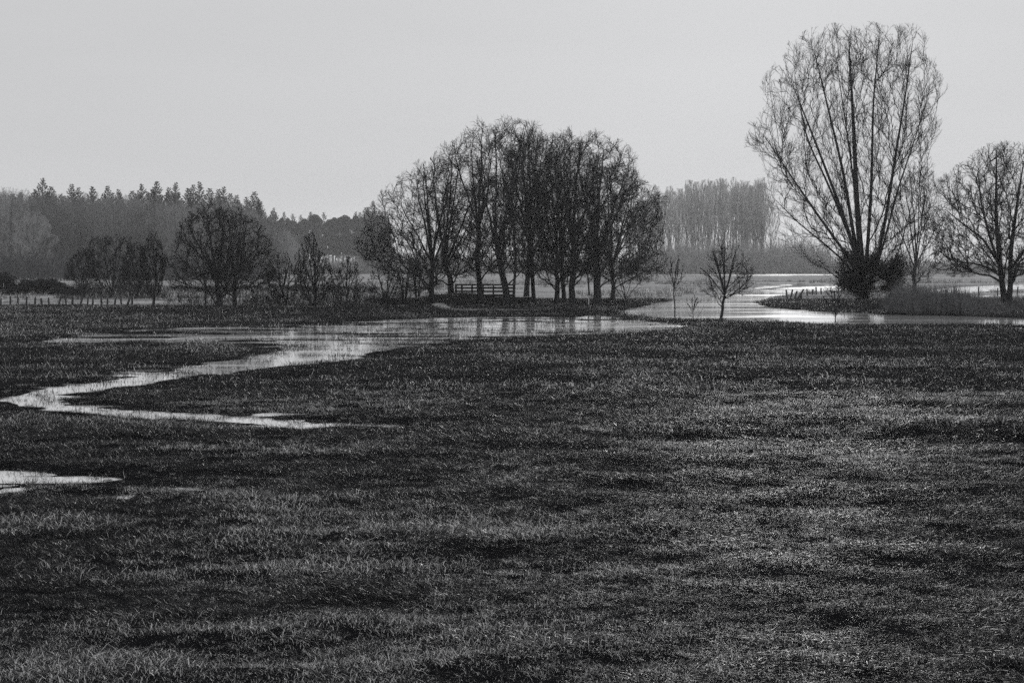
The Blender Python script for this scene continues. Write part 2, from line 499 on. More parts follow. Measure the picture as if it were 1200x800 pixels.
def fill_crown(rng, env, stems, npts, bf=.35, ang=.9, upb=.25, inner=.3, start=.3):
    """branches grown from the stems to points spread through the crown, each joining where the way back to the root is shortest"""
    ext = max(env.l.max(), env.r.max()) * 1.25
    pts = np.zeros((0, 3))
    while len(pts) < npts:
        c = np.stack([rng.uniform(-env.l.max() * 1.25, env.r.max() * 1.25, npts * 3), rng.uniform(-ext, ext, npts * 3), rng.uniform(env.z[0], env.z[-1] * 1.02, npts * 3)], 1)
        c = c[env.inside(c)]
        deep = env.inside(c, .62) & (c[:, 2] < env.z[0] + (env.z[-1] - env.z[0]) * .8)
        c = c[~deep | (rng.random(len(c)) < inner)]
        pts = np.concatenate([pts, c])
    pts = pts[:npts]
    # thin out neighbours that all but touch
    nodes, par, dirs, path, rad0 = [], [], [], [], []
    for k, (st, ra, rb) in enumerate(stems):
        n = len(st)
        sd = np.linalg.norm(np.diff(st, axis=0), axis=1)
        base = 0.0
        p0 = -1
        if k > 0 and nodes:
            q = np.array(nodes); j = int(np.argmin(np.linalg.norm(q - st[0], axis=1))); base = path[j]; p0 = j
        for i in range(n):
            nodes.append(st[i]); par.append(p0 if i == 0 else len(nodes) - 2)
            dirs.append(unit(st[min(i + 1, n - 1)] - st[max(i - 1, 0)])); path.append(base + sd[:i].sum())
    ns = len(nodes)
    nod = np.zeros((ns + npts, 3)); nod[:ns] = nodes
    dr = np.zeros((ns + npts, 3)); dr[:ns] = dirs
    pa = np.full(ns + npts, -1); pa[:ns] = par
    pl = np.zeros(ns + npts); pl[:ns] = path
    def cost(i, P):
        v = P - nod[i]; d = np.linalg.norm(v, axis=-1) + 1e-6
        c = d * (1 + ang * np.maximum(0, 1 - (v * dr[i]).sum(-1) / d) + upb * (1 - v[..., 2] / d)) + .06 * d * d
        return c + bf * pl[i]
    best = np.full(npts, 1e9); bi = np.zeros(npts, int)
    for i in range(ns):
        if nod[i][2] < env.z[0] * .55 and i > 0 and par[i] != -1 and nod[i][2] < start * env.z[-1] * .6: continue
        c = cost(i, pts); m = c < best; best[m] = c[m]; bi[m] = i
    alive = np.ones(npts, bool)
    for k in range(npts):
        j = int(np.argmin(np.where(alive, best, 1e9)))
        alive[j] = False
        i = ns + k; p = bi[j]
        nod[i] = pts[j]; pa[i] = p
        v = nod[i] - nod[p]; d = np.linalg.norm(v)
        dr[i] = unit(.65 * v / (d + 1e-6) + .35 * dr[p]); pl[i] = pl[p] + d
        c = cost(i, pts); m = alive & (c < best); best[m] = c[m]; bi[m] = i
    # relax the kinks
    N_ = ns + npts
    for it in range(2):
        s_ = np.zeros((N_, 3)); w_ = np.zeros(N_)
        idx_ = np.arange(ns, N_)
        np.add.at(s_, pa[idx_], nod[idx_]); np.add.at(w_, pa[idx_], 1)
        has = (w_ > 0) & (np.arange(N_) >= ns)
        mid = (s_ / np.maximum(w_, 1)[:, None] + nod[np.maximum(pa, 0)]) / 2
        nod[has] = nod[has] * .6 + mid[has] * .4
    return nod, pa, ns


def grow_tree(name, label, seed, base, env, stems, r0, npts=650, twig=.014, cat='tree', group=None, bark=None, twigm=None, n3=3.2, n4=2.6, l3=.95, l4=.42,
              bf=.35, ang=1.2, upb=.25, inner=.3, tip=.013, twup=.15, wig=.13, start=.3, tang=(20, 55), **_):
    """stems: list of ((K+1,3) polyline from the base, base radius, tip radius); stems[0] is the trunk"""
    rng = np.random.default_rng(seed)
    root = thing(name, label, cat, base, group)
    mt, mc = MB(), MB()
    nod, pa, ns = fill_crown(rng, env, stems, npts, bf, ang, upb, inner, start)
    for k, (st, ra, rb) in enumerate(stems):
        s = np.linspace(0, 1, len(st))
        rad = ra * (1 - s) ** .85 + rb * s
        if k == 0 or st[0][2] < .3:
            rad = rad * (1 + .40 * np.exp(-np.maximum(st[:, 2], 0) / (1.6 * r0 + .05)))
        mt.tubes(st[None], rad[None], 10 if ra > .12 else 7)
    # pipe-model radii on the grown branches
    N_ = len(nod); e = 2.25
    acc = np.zeros(N_)
    r = np.zeros(N_)
    for i in range(N_ - 1, ns - 1, -1):
        if acc[i] == 0: acc[i] = tip ** e
        r[i] = acc[i] ** (1 / e)
        if pa[i] >= ns: acc[pa[i]] += acc[i]
    srad = np.concatenate([ra * (1 - np.linspace(0, 1, len(st))) ** .85 + rb * np.linspace(0, 1, len(st)) for st, ra, rb in stems])
    r[ns:] = np.minimum(r[ns:], .6 * r0)
    i = np.arange(ns, N_); p = pa[i]
    ra = np.where(p >= ns, np.minimum(r[p], r[i] * 1.5), np.minimum(np.maximum(srad[np.minimum(p, ns - 1)] * .7, r[i]), r[i] * 1.35))
    A, B = nod[p], nod[i]
    # bend each piece a little so that branches do not read as rulers
    d = B - A; L = np.linalg.norm(d, axis=1, keepdims=True)
    mid = (A + B) / 2 + rng.normal(size=A.shape) * L * .06 + UP * L * .03
    P = np.stack([A, mid, B + d * .03], 1); Rr = np.stack([ra, (ra + r[i]) / 2, r[i]], 1)
    big = r[i] > .045
    mt.tubes(P[big], Rr[big], 6)
    mc.tubes(P[~big], Rr[~big], 4)
    # twigs
    thin = r[i] < .06
    Pt, Rt = P[thin], Rr[thin]
    P3, R3 = spawn(rng, env, Pt, Rt, n3, .1, 1.0, tang[0], tang[1], 1, twup, wig, 4, .012, twig, .9, .1, absL=l3, tfall=.2)
    mc.tubes(P3, R3, 3)
    if n4:
        P4, R4 = spawn(rng, env, P3, R3, n4, .15, 1.0, 20, 55, 1, twup, wig, 3, .01, twig * .8, .9, .08, absL=l4, tfall=.3)
        mc.tubes(P4, R4, 3)
    mt.build('trunk', bark or BARK, root, smooth=True)
    mc.build('crown', twigm or TWIG, root, smooth=False)
    return root


def prof(Y, bx, by, rows, zoff=0.0):
    """crown outline from photo pixels (py, left x, right x) to metres above the base"""
    k = Y / F
    return [((by - py) * k, (bx - xl) * k, (xr - bx) * k) for py, xl, xr in rows]


def auto_stems(rng, env, r0, fork, nlead, lean=0.0, spread=.9, wob=.012, lead_r=.55, centre=True):
    H = env.top
    sway = np.cumsum(rng.normal(0, wob * H, (13, 2)), 0) * np.linspace(0, 1, 13)[:, None]
    zt = fork if nlead else H * .97
    t = np.linspace(0, 1, 13)
    tr = np.stack([lean * t * zt + sway[:, 0] * .5, sway[:, 1] * .5, t * zt - .15 * (1 - t)], 1)
    out = [(tr, r0, r0 * (.72 if nlead else .12))]
    az0 = rng.uniform(0, 6.28)
    for k in range(nlead):
        q = (k + rng.random() * .6) / nlead                       # from the leading shoot to the low outer limbs
        z = fork + (H * .90 - fork) * (1 - .58 * q ** 1.2)
        az = az0 + k * 2.4 + rng.uniform(-.3, .3)
        l = np.interp(z, env.z, env.l); r = np.interp(z, env.z, env.r)
        rr = spread * (.25 + .75 * q ** .5) * rng.uniform(.85, 1.0)
        c = math.cos(az)
        tx = c * (r if c > 0 else l) * rr; ty = math.sin(az) * (l + r) / 2 * rr * env.depth
        zs = fork * (1 - .28 * q * rng.uniform(.3, 1))
        p0 = np.array([np.interp(zs, tr[:, 2], tr[:, 0]), np.interp(zs, tr[:, 2], tr[:, 1]), zs])
        p2 = np.array([tx, ty, z])
        p1 = np.array([p0[0] + (tx - p0[0]) * .5, p0[1] + (ty - p0[1]) * .5, p0[2] + (z - p0[2]) * (.35 + .25 * q)])
        b = bez(p0, p1, p2, 12)
        b[1:] += np.cumsum(rng.normal(0, wob * H * .4, (12, 3)), 0) * np.linspace(.2, 1, 12)[:, None]
        out.append((b, r0 * lead_r * (1 - .35 * q) * rng.uniform(.8, 1.0), .03))
    return out


def ground_base(px, Y, sink=.05):
    x = (px - CX) / F * Y
    return np.array([x, Y, float(terrain(np.array([x]), np.array([Y]))[0]) - sink])


def photo_tree(label, seed, px, Y, rows, r0, fork=.3, nlead=4, spread=.55, lean=0, name='bare_tree', lump=.13, stems=None, depth=.95, wob=.012, **kw):
    rng = np.random.default_rng(seed + 500)
    b = ground_base(px, Y)
    by = HY + (EYE - b[2]) * F / Y
    env = Env(prof(Y, px, by, rows), rng, lump, depth)
    r0 *= .8
    st = stems(rng, b, by, env) if stems else auto_stems(rng, env, r0, env.top * fork, nlead + 2, lean, .92, wob)
    zz = np.linspace(env.z[0], env.z[-1], 40)
    vol = float(np.mean(math.pi / 4 * (np.interp(zz, env.z, env.l) + np.interp(zz, env.z, env.r)) ** 2) * (env.z[-1] - env.z[0]))
    kw.setdefault('npts', int(np.clip(vol * 1.25, 45, 900)))
    kw.setdefault('l3', float(np.clip(.075 * env.top, .22, 1.0))); kw.setdefault('l4', kw['l3'] * .5)
    return grow_tree(name, label, seed, b, env, st, r0, **kw)


CL = 'bare trees of the central clump'
photo_tree('bare tree on the mound with long limbs arching left, left of the footbridge', 11, 505.5, 143,
           [(352, 500, 515), (335, 450, 525), (318, 430, 535), (300, 415, 540), (285, 413, 545), (265, 422, 548), (245, 435, 548), (225, 449, 548), (205, 468, 544), (188, 488, 532), (180, 499, 516), (175, 505, 510)],
           .30, .28, 5, .75, group=CL, upb=.12, twup=.08, tang=(22, 60), inner=.25, n3=3.6, n4=3.0)
photo_tree('bare tree forking into a wide V at the left end of the bridge rail', 12, 529, 150,
           [(330, 495, 560), (310, 478, 575), (285, 470, 580), (250, 475, 580), (220, 482, 581), (195, 496, 576), (175, 508, 564), (165, 519, 546), (160, 525, 540)],
           .32, .22, 5, .7, group=CL, upb=.12, twup=.08, tang=(22, 60), inner=.25, n3=3.6, n4=3.0)
photo_tree('tall slightly leaning bare tree in front of the footbridge rail', 13, 563, 145,
           [(320, 530, 590), (295, 515, 605), (260, 510, 610), (220, 515, 610), (190, 522, 608), (165, 531, 602), (148, 541, 589), (140, 551, 576), (135, 557, 570)],
           .30, .42, 4, .6, lean=-.06, group=CL, upb=.12, twup=.08, tang=(22, 60), inner=.25, n3=3.6, n4=3.0)
photo_tree('thick bare tree standing before the dark bridge abutment', 14, 594, 141,
           [(325, 560, 620), (300, 545, 640), (260, 540, 645), (220, 545, 645), (190, 549, 643), (165, 558, 636), (148, 568, 624), (140, 579, 613), (135, 585, 607)],
           .36, .30, 5, .65, group=CL, upb=.12, twup=.08, tang=(22, 60), inner=.25, n3=3.6, n4=3.0)
photo_tree('slim straight bare tree between the abutment trunk and the paired trunks', 15, 602, 163,
           [(320, 585, 622), (290, 575, 630), (250, 569, 638), (210, 572, 636), (180, 580, 629), (160, 591, 616), (155, 597, 610)],
           .16, .5, 3, .5, group=CL, upb=.12, twup=.08, tang=(22, 60), inner=.25, n3=3.6, n4=3.0)
photo_tree('left one of two paired trunks right of the bridge, thicker', 16, 617, 166,
           [(320, 590, 645), (290, 580, 655), (250, 578, 660), (210, 582, 658), (180, 591, 652), (158, 601, 639), (145, 609, 629), (140, 615, 623)],
           .33, .40, 4, .6, group=CL, upb=.12, twup=.08, tang=(22, 60), inner=.25, n3=3.6, n4=3.0)
photo_tree('right one of two paired trunks right of the bridge, slimmer and leaning', 17, 625.5, 152,
           [(320, 605, 650), (290, 592, 665), (250, 588, 668), (210, 589, 668), (180, 596, 662), (160, 604, 652), (147, 615, 639), (142, 621, 633)],
           .24, .45, 4, .6, lean=-.03, group=CL, upb=.12, twup=.08, tang=(22, 60), inner=.25, n3=3.6, n4=3.0)
photo_tree('bare tree with a low fork and drooping side branch mid clump', 18, 652.5, 143,
           [(335, 622, 675), (310, 610, 690), (280, 605, 695), (240, 605, 700), (205, 609, 698), (180, 618, 692), (160, 631, 679), (151, 644, 666), (146, 650, 660)],
           .27, .24, 4, .65, group=CL, upb=.12, twup=.08, tang=(22, 60), inner=.25, n3=3.6, n4=3.0)
photo_tree('bare tree half hidden behind a stout trunk mid clump', 19, 661, 149,
           [(320, 635, 690), (290, 622, 705), (250, 620, 710), (210, 625, 708), (180, 634, 696), (160, 644, 682), (152, 654, 671), (147, 660, 665)],
           .24, .36, 4, .6, group=CL, upb=.12, twup=.08, tang=(22, 60), inner=.25, n3=3.6, n4=3.0)
photo_tree('stout bare tree with spreading fork left of the pale marker post', 20, 671, 142,
           [(325, 640, 705), (300, 625, 725), (265, 622, 735), (230, 626, 735), (200, 632, 731), (175, 641, 719), (157, 654, 699), (148, 667, 683), (143, 673, 677)],
           .33, .30, 5, .65, group=CL, upb=.12, twup=.08, tang=(22, 60), inner=.25, n3=3.6, n4=3.0)
photo_tree('stoutest bare tree of the clump, right of the pale marker post', 21, 700, 142,
           [(325, 665, 745), (300, 655, 765), (265, 650, 770), (230, 652, 768), (200, 657, 755), (180, 666, 746), (163, 678, 729), (154, 691, 711), (149, 697, 705)],
           .40, .28, 6, .7, group=CL, upb=.12, twup=.08, tang=(22, 60), inner=.25, n3=3.6, n4=3.0)
photo_tree('right end bare tree with a low dense crown spreading over the river', 22, 718, 157,
           [(330, 690, 772), (318, 680, 782), (300, 680, 782), (280, 685, 775), (260, 690, 782), (240, 692, 789), (222, 696, 772), (200, 698, 752), (185, 707, 736), (180, 713, 730)],
           .25, .26, 5, .9, group=CL, npts=850, inner=.4, upb=.05, twup=0.0, tang=(25, 65))
photo_tree('slim dark stem rising above the pale marker post', 23, 690.5, 156,
           [(330, 682, 698), (310, 676, 706), (285, 676, 706), (262, 684, 698)], .10, .6, 2, .5, npts=30, n3=2, n4=0)
# ---- bushes left of the mound
for k, (px, Y, top, w, lab) in enumerate([
        (474, 146, 288, 30, 'multi stemmed leafless shrub under the arching limbs left of the mound'),
        (452, 141, 306, 24, 'low tangled shrub at the left foot of the mound'),
        (489, 152, 300, 24, 'small leafless shrub close to the leftmost trunk of the clump')]):
    rng = np.random.default_rng(70 + k)
    b = ground_base(px, Y); by = HY + (EYE - b[2]) * F / Y
    env = Env(prof(Y, px, by, [(by - 2, px - w * .5, px + w * .5), (by - 14, px - w, px + w), ((by + top) / 2, px - w, px + w), (top + 12, px - w * .7, px + w * .7), (top, px - w * .35, px + w * .35)]), rng, .2)
    st = []
    for j in range(6):
        az = j * 1.05 + rng.uniform(-.3, .3); h = env.top * rng.uniform(.6, .95); rr = env.r.max() * rng.uniform(.3, .75)
        p2 = np.array([math.cos(az) * rr, math.sin(az) * rr, h])
        st.append((bez(np.array([math.cos(az) * .15, math.sin(az) * .15, -.1]), np.array([p2[0] * .3, p2[1] * .3, h * .55]), p2, 10), .06, .02))
    grow_tree('leafless_shrub', lab, 70 + k, b, env, st, .06, cat='shrub', npts=[75, 55, 50][k], l3=.55, l4=.3, twig=.012)

# ---- left group
photo_tree('broad round bare tree, thicker trunk of the close pair at the left', 31, 257.5, 134,
           [(346, 222, 284), (336, 198, 292), (322, 191, 296), (305, 191, 298), (285, 195, 298), (265, 202, 293), (252, 213, 284), (242, 225, 272), (235, 237, 258)],
           .30, .27, 5, .7, lean=-.10, depth=.8, upb=.08, npts=560, inner=.22, l3=.7, l4=.4, lump=.06)
photo_tree('slimmer trunked bare tree, right of the close pair at the left', 32, 275.5, 136,
           [(345, 262, 308), (333, 250, 325), (315, 248, 328), (295, 250, 324), (275, 254, 316), (258, 258, 305), (248, 264, 294), (241, 270, 284)],
           .19, .33, 4, .6, depth=.8, upb=.08, npts=400, inner=.22, l3=.65, l4=.35, lump=.06)
photo_tree('thin young tree just left of the broad round tree', 33, 241, 134,
           [(345, 234, 249), (325, 228, 254), (305, 230, 252), (290, 236, 246)], .07, .55, 2, .5, npts=45, n4=1)
photo_tree('small leaning bare tree right of the close pair', 34, 337, 136,
           [(352, 322, 350), (335, 311, 350), (318, 309, 347), (305, 314, 340), (297, 320, 332)], .11, .3, 4, .7, lean=-.3, npts=170, l3=.5, l4=.3)
photo_tree('dense cone shaped bare tree with upswept branches', 35, 368.5, 135,
           [(352, 356, 382), (340, 344, 392), (322, 341, 391), (305, 345, 385), (292, 349, 377), (281, 354, 370), (273, 357, 364)],
           .16, .2, 5, .55, lean=-.03, upb=1.0, ang=1.2, twup=.4, tang=(15, 40), npts=330, l3=.5, l4=.3)
photo_tree('small open vase shaped bare tree between cone shaped tree and clump', 36, 405, 135,
           [(352, 392, 420), (338, 386, 430), (322, 386, 428), (308, 392, 420), (300, 398, 412)], .10, .18, 5, .75, npts=150, l3=.5, l4=.3)
photo_tree('slender bare tree at the right end of the post fence', 37, 180, 135,
           [(345, 172, 188), (325, 166, 195), (305, 163, 197), (290, 166, 194), (278, 172, 188), (271, 176, 184)], .14, .4, 3, .5, upb=.8, ang=1.1, twup=.3, npts=190, l3=.5, l4=.3)
photo_tree('upswept multi stemmed bare tree behind the fence', 38, 129, 168,
           [(340, 115, 145), (320, 103, 156), (300, 98, 162), (285, 102, 158), (276, 110, 150)], .16, .1, 6, .75, upb=.8, ang=1.1, twup=.3, npts=300, l3=.6, l4=.35)
photo_tree('small bare tree right of the clipped hedge', 39, 98, 168,
           [(340, 85, 110), (325, 74, 118), (310, 74, 118), (298, 84, 108), (292, 90, 102)], .14, .15, 5, .75, npts=220, l3=.55, l4=.3)
photo_tree('dense dark bare tree between upswept tree and slender tree', 40, 158.5, 166,
           [(342, 148, 170), (325, 142, 175), (305, 142, 175), (290, 148, 170), (284, 154, 164)], .13, .2, 4, .7, npts=280, l3=.6, l4=.3)
photo_tree('hazy bare tree standing alone before the wood at the left', 41, 38, 400,
           [(318, 28, 50), (300, 15, 62), (280, 12, 66), (262, 18, 60), (248, 28, 48)], .30, .3, 5, .7, npts=420, twig=.035, tip=.035, l3=1.5, bark=FARBARK, twigm=FARTWIG)
# ---- river side
SAP = 'young trees on the river bank'
photo_tree('leaning young tree with a round open crown on the near river bank', 51, 844, 103,
           [(352, 836, 862), (345, 825, 880), (335, 820, 884), (320, 819, 884), (305, 822, 880), (292, 829, 872), (282, 838, 862), (276, 845, 856)],
           .11, .36, 6, .6, lean=.12, npts=150, n3=2.8, n4=1.6, l3=.5, l4=.3, tip=.011, twig=.011, upb=.05, bf=.5)
photo_tree('thin young tree with a narrow crown on the near river bank', 52, 791, 106,
           [(335, 785, 798), (325, 782, 802), (312, 782, 802), (302, 785, 799), (294, 789, 795)], .05, .52, 2, .45, npts=40, n3=2.2, n4=0, l3=.4, tip=.010, twig=.009, upb=.8, bf=.5)
photo_tree('open branched sapling at the right end of the flooded hollow', 53, 731, 117,
           [(352, 722, 744), (340, 712, 758), (325, 712, 762), (314, 720, 752), (308, 728, 742)], .055, .33, 4, .8, name='sapling', npts=26, n3=2.0, n4=0, l3=.5, tip=.012, twig=.010, upb=.6, bf=.5)
photo_tree('tiny forked sapling between two young trees on the bank', 54, 813, 104,
           [(370, 806, 821), (358, 804, 824), (345, 808, 820)], .025, .4, 3, .8, name='sapling', npts=7, n3=1.5, n4=0, l3=.3, tip=.010, twig=.008, upb=.6)
photo_tree('low twiggy sapling standing before the great poplar at the water edge', 55, 978, 101,
           [(366, 965, 992), (352, 960, 1000), (338, 962, 998), (328, 970, 988)], .045, .25, 4, .8, name='sapling', npts=30, n3=2.2, n4=0, l3=.35, tip=.010, twig=.008, upb=.4)


# ---- the great poplar
def px_stem(paths, Y, bx, by):
    k = Y / F

    def f(rng, b, by_, env):
        out = []
        for j, (pts, ra, rb) in enumerate(paths):
            L = []; n = len(pts); dy = rng.uniform(-2.6, 2.6)
            if j == 0: dy = 0
            for i, (x, y) in enumerate(pts):
                L.append([(x - bx) * k, dy * (i / (n - 1)) ** 1.2 * (1 if j else .3), (by_ - y) * k])
            out.append((resample(L, 14), ra, rb))
        return out
    return f


PP = [
    ([(1013, 357), (1012, 335), (1009, 300), (1004, 240), (1001, 160), (994, 36)], 0.310, 0.024),
    ([(1011, 330), (1004, 300), (985, 245), (960, 180), (925, 92)], 0.178, 0.024),
    ([(1009, 335), (998, 305), (965, 258), (930, 205), (895, 150)], 0.145, 0.020),
    ([(1010, 322), (1004, 290), (992, 205), (975, 125), (958, 48)], 0.172, 0.024),
    ([(1014, 325), (1016, 290), (1020, 220), (1021, 120), (1028, 40)], 0.165, 0.024),
    ([(1017, 340), (1026, 310), (1036, 265), (1047, 190), (1060, 110), (1068, 46)], 0.172, 0.024),
    ([(1018, 335), (1034, 295), (1053, 225), (1078, 155), (1096, 98)], 0.112, 0.016),
    ([(1008, 340), (995, 312), (965, 286), (934, 262), (901, 230)], 0.112, 0.016),
    ([(1012, 320), (1008, 280), (998, 190), (988, 120), (980, 60)], 0.119, 0.016),
    ([(1011, 325), (1000, 285), (975, 220), (948, 160), (935, 80)], 0.132, 0.016),
]
pop = photo_tree('great spreading bare poplar with many fanned leaders beside the river', 61, 1013, 142.5,
                 [(345, 990, 1040), (325, 960, 1058), (305, 936, 1064), (280, 914, 1080), (245, 898, 1089), (200, 889, 1094), (160, 884, 1097), (130, 882, 1100), (100, 893, 1100), (70, 905, 1092), (45, 932, 1080), (30, 965, 1066)],
                 .55, name='poplar_tree', stems=px_stem(PP, 142.5, 1013, 357),
                 t_first=.2, lump=.10, npts=2000, wig=.08, tip=.0088, upb=.85, ang=1.6, bf=.3, n3=3.4, n4=2.2, l3=1.0, l4=.5, twup=.35, tang=(15, 45), inner=.4, twig=.015)


def leaf_cloud(rng, blobs, n, size, parent, name, mat, flat=.6):
    """many small leaf faces spread through lumps (cx,cy,cz,rx,ry,rz)"""
    B = np.array(blobs, float)
    vol = B[:, 3] * B[:, 4] * B[:, 5]; w = vol ** .8 / (vol ** .8).sum()
    i = rng.choice(len(B), n, p=w)
    d = unit(rng.normal(size=(n, 3))); r = rng.uniform(.35, 1.05, (n, 1)) ** .6
    C = B[i, :3] + d * r * B[i, 3:]
    s = size * rng.uniform(.5, 1.4, (n, 1))
    a = unit(rng.normal(size=(n, 3))); b = unit(np.cross(a, rng.normal(size=(n, 3))))
    V = np.stack([C - a * s, C - b * s * flat, C + a * s, C + b * s * flat], 1).reshape(-1, 3)
    return mesh_obj(name, V, [np.arange(n * 4).reshape(n, 4)], mat, parent)


rng = np.random.default_rng(5)
blobs = []
kk = 142.5 / F
for _ in range(60):
    u = rng.random(); px = 985 + 70 * rng.random(); py = 300 + 48 * u
    if px > 1030: py = max(py, 306)
    if px < 1000: py = min(py, 336)
    blobs.append(((px - 1013) * kk * (1 - .55 * max(0, u - .5)), rng.uniform(-1.3, 1.3), (357 - py) * kk, rng.uniform(.22, .6), rng.uniform(.3, .7), rng.uniform(.22, .6)))
blobs += [(0, 0, .9, .8, .8, 1.0), (.1, 0, 2.2, .95, .9, 1.2), (0.1, 0, 3.3, 1.1, 1, 1)]
leaf_cloud(rng, blobs, 8000, .065, pop, 'ivy', IVYM)
n = 3600
B = np.array(blobs); ii = rng.integers(0, len(B), n)
c = B[ii, :3] + rng.normal(size=(n, 3)) * B[ii, 3:] * .55
root_ = np.stack([c[:, 0] * .45, c[:, 1] * .45, np.maximum(c[:, 2] - .9, .2)], 1)
D = unit(unit(c - root_) + rng.normal(0, .55, (n, 3)))
m = MB(); P = march(c, D, rng.uniform(.35, 1.25, n), 4, np.full(1, .1), .16, rng)
m.tubes(P, np.linspace(1, .4, 5)[None] * rng.uniform(.010, .022, (n, 1)), 3)
m.build('sucker_shoots', TWIG, pop)

photo_tree('bare tree on two close trunks with a wide round crown at the right edge', 62, 1175, 142,
           [(325, 1120, 1225), (312, 1092, 1245), (295, 1086, 1250), (270, 1084, 1252), (245, 1088, 1250), (220, 1098, 1246), (200, 1113, 1238), (183, 1132, 1226), (172, 1148, 1212), (166, 1158, 1200)],
           .30, stems=px_stem([([(1178, 358), (1174, 330), (1171, 300), (1167, 255), (1168, 172)], .26, .03),
                               ([(1182, 358), (1185, 330), (1185, 300), (1192, 250), (1203, 185)], .24, .03),
                               ([(1173, 318), (1160, 285), (1145, 240), (1138, 195)], .14, .02),
                               ([(1173, 324), (1155, 312), (1135, 308), (1112, 306), (1092, 290)], .10, .02),
                               ([(1172, 312), (1150, 280), (1122, 262), (1098, 245)], .12, .02),
                               ([(1185, 315), (1205, 285), (1225, 255), (1238, 225)], .13, .02)], 142, 1175, 357), npts=1500, inner=.5, n3=3.2, n4=2.4, l3=.9, l4=.45)
photo_tree('paler bare tree rising behind the right side of the great poplar', 63, 1072, 205,
           [(335, 1055, 1090), (310, 1040, 1105), (270, 1036, 1110), (235, 1042, 1108), (205, 1055, 1098), (190, 1065, 1085)],
           .28, .22, 5, .6, npts=420, upb=.6, ang=1.2, twup=.3, twig=.02)

# ------------------------------------------------------------------ far woods
WR = np.random.default_rng(900)


def proto_bare(name, label, seed, H, rows, r0, fork, nl, group, **kw):
    rng = np.random.default_rng(seed)
    env = Env([(z * H, l, r) for z, l, r in rows], rng, .15)
    st = auto_stems(rng, env, r0, H * fork, nl, 0, .65)
    return grow_tree(name, label, seed, (0, 0, 0), env, st, r0, group=group, bark=FARBARK, twigm=FARTWIG, **kw)


WG = 'bare trees of the far wood at the left'
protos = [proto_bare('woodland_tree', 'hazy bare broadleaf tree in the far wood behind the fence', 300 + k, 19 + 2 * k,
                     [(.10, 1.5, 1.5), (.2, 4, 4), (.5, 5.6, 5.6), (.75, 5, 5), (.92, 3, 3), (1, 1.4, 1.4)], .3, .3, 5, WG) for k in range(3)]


def far_z(Y): return float(terrain(np.array([0.0]), np.array([float(Y)]), False)[0]) - .1


def tree_top(px, py, Y):   # height needed for a top at py
    return EYE - (py - HY) / F * Y - far_z(Y)


first = set()


def place(proto, px, Y, H, H0, squash=1.0, label=None, group=None):
    loc = ((px - CX) / F * Y, Y, far_z(Y)); s = H / H0
    if id(proto) not in first:
        first.add(id(proto)); proto.location = loc; proto.scale = (s * squash, s * squash, s); proto.rotation_euler.z = WR.uniform(0, 6.28)
        if label: proto['label'] = label
        return proto
    return dup(proto, loc, WR.uniform(0, 6.28), (s * squash, s * squash, s), label, group)


for k in range(110):
    px = -45 + 400 * (k + WR.random()) / 110
    Y = WR.uniform(430, 520)
    top = np.interp(px, [-50, 0, 60, 130, 180, 240, 290, 330, 360], [224, 220, 228, 228, 231, 233, 236, 262, 300]) + WR.uniform(-3, 12)
    k3 = k % 3
    place(protos[k3], px, Y, tree_top(px, top, Y), 19 + 2 * k3, 1.05)


def conifer(name, label, seed, H, R, group, droop=.35, bare=.25, dens=1.0):
    rng = np.random.default_rng(seed)
    root = thing(name, label, 'tree', (0, 0, 0), group)
    mt, mc = MB(), MB()
    tr = np.stack([np.zeros(9), np.zeros(9), np.linspace(0, H, 9)], 1)
    mt.tubes(tr[None], np.linspace(.28, .03, 9)[None], 7)
    mt.build('trunk', FARBARK, root, smooth=True)
    Vs = []
    nb = int(150 * dens)
    side = rng.uniform(.75, 1.25, 8)
    for j in range(nb):
        t = ((j + rng.random()) / nb) ** 1.15
        z = H * (bare + (1 - bare) * t * .99)
        az = j * 2.4 + rng.uniform(-.5, .5)
        l = (R * (1 - t) ** .8 * rng.uniform(.55, 1.15) + .22) * side[int(az * 8 / 6.283) % 8]
        n = int(9 + l * 9)
        s = np.sqrt(rng.uniform(.01, 1, n))
        up = (-.30 + 1.0 * t) + rng.uniform(-.25, .25)
        c = np.stack([np.cos(az) * s * l, np.sin(az) * s * l, z + up * l * s + droop * l * s ** 2], 1)
        c[:, :2] += np.stack([-np.sin(az) * np.ones(n), np.cos(az) * np.ones(n)], 1) * (rng.normal(0, .17, n) * (1.1 - s * .7) * l)[:, None]
        c[:, 2] += rng.normal(0, .10, n) * l * .6
        sz = .14 + .10 * rng.random((n, 1)) + .03 * l
        d = unit(np.stack([np.cos(az) + rng.normal(0, .7, n), np.sin(az) + rng.normal(0, .7, n), rng.normal(up * .6, .5, n)], 1))
        e = unit(np.cross(d, rng.normal(size=(n, 3))))
        Vs.append(np.stack([c - d * sz * .5, c + e * sz * .4, c + d * sz * 1.7, c - e * sz * .4], 1))
    V = np.concatenate(Vs)
    mesh_obj('crown', V.reshape(-1, 3), [np.arange(len(V) * 4).reshape(-1, 4)], NEEDLE, root)
    return root


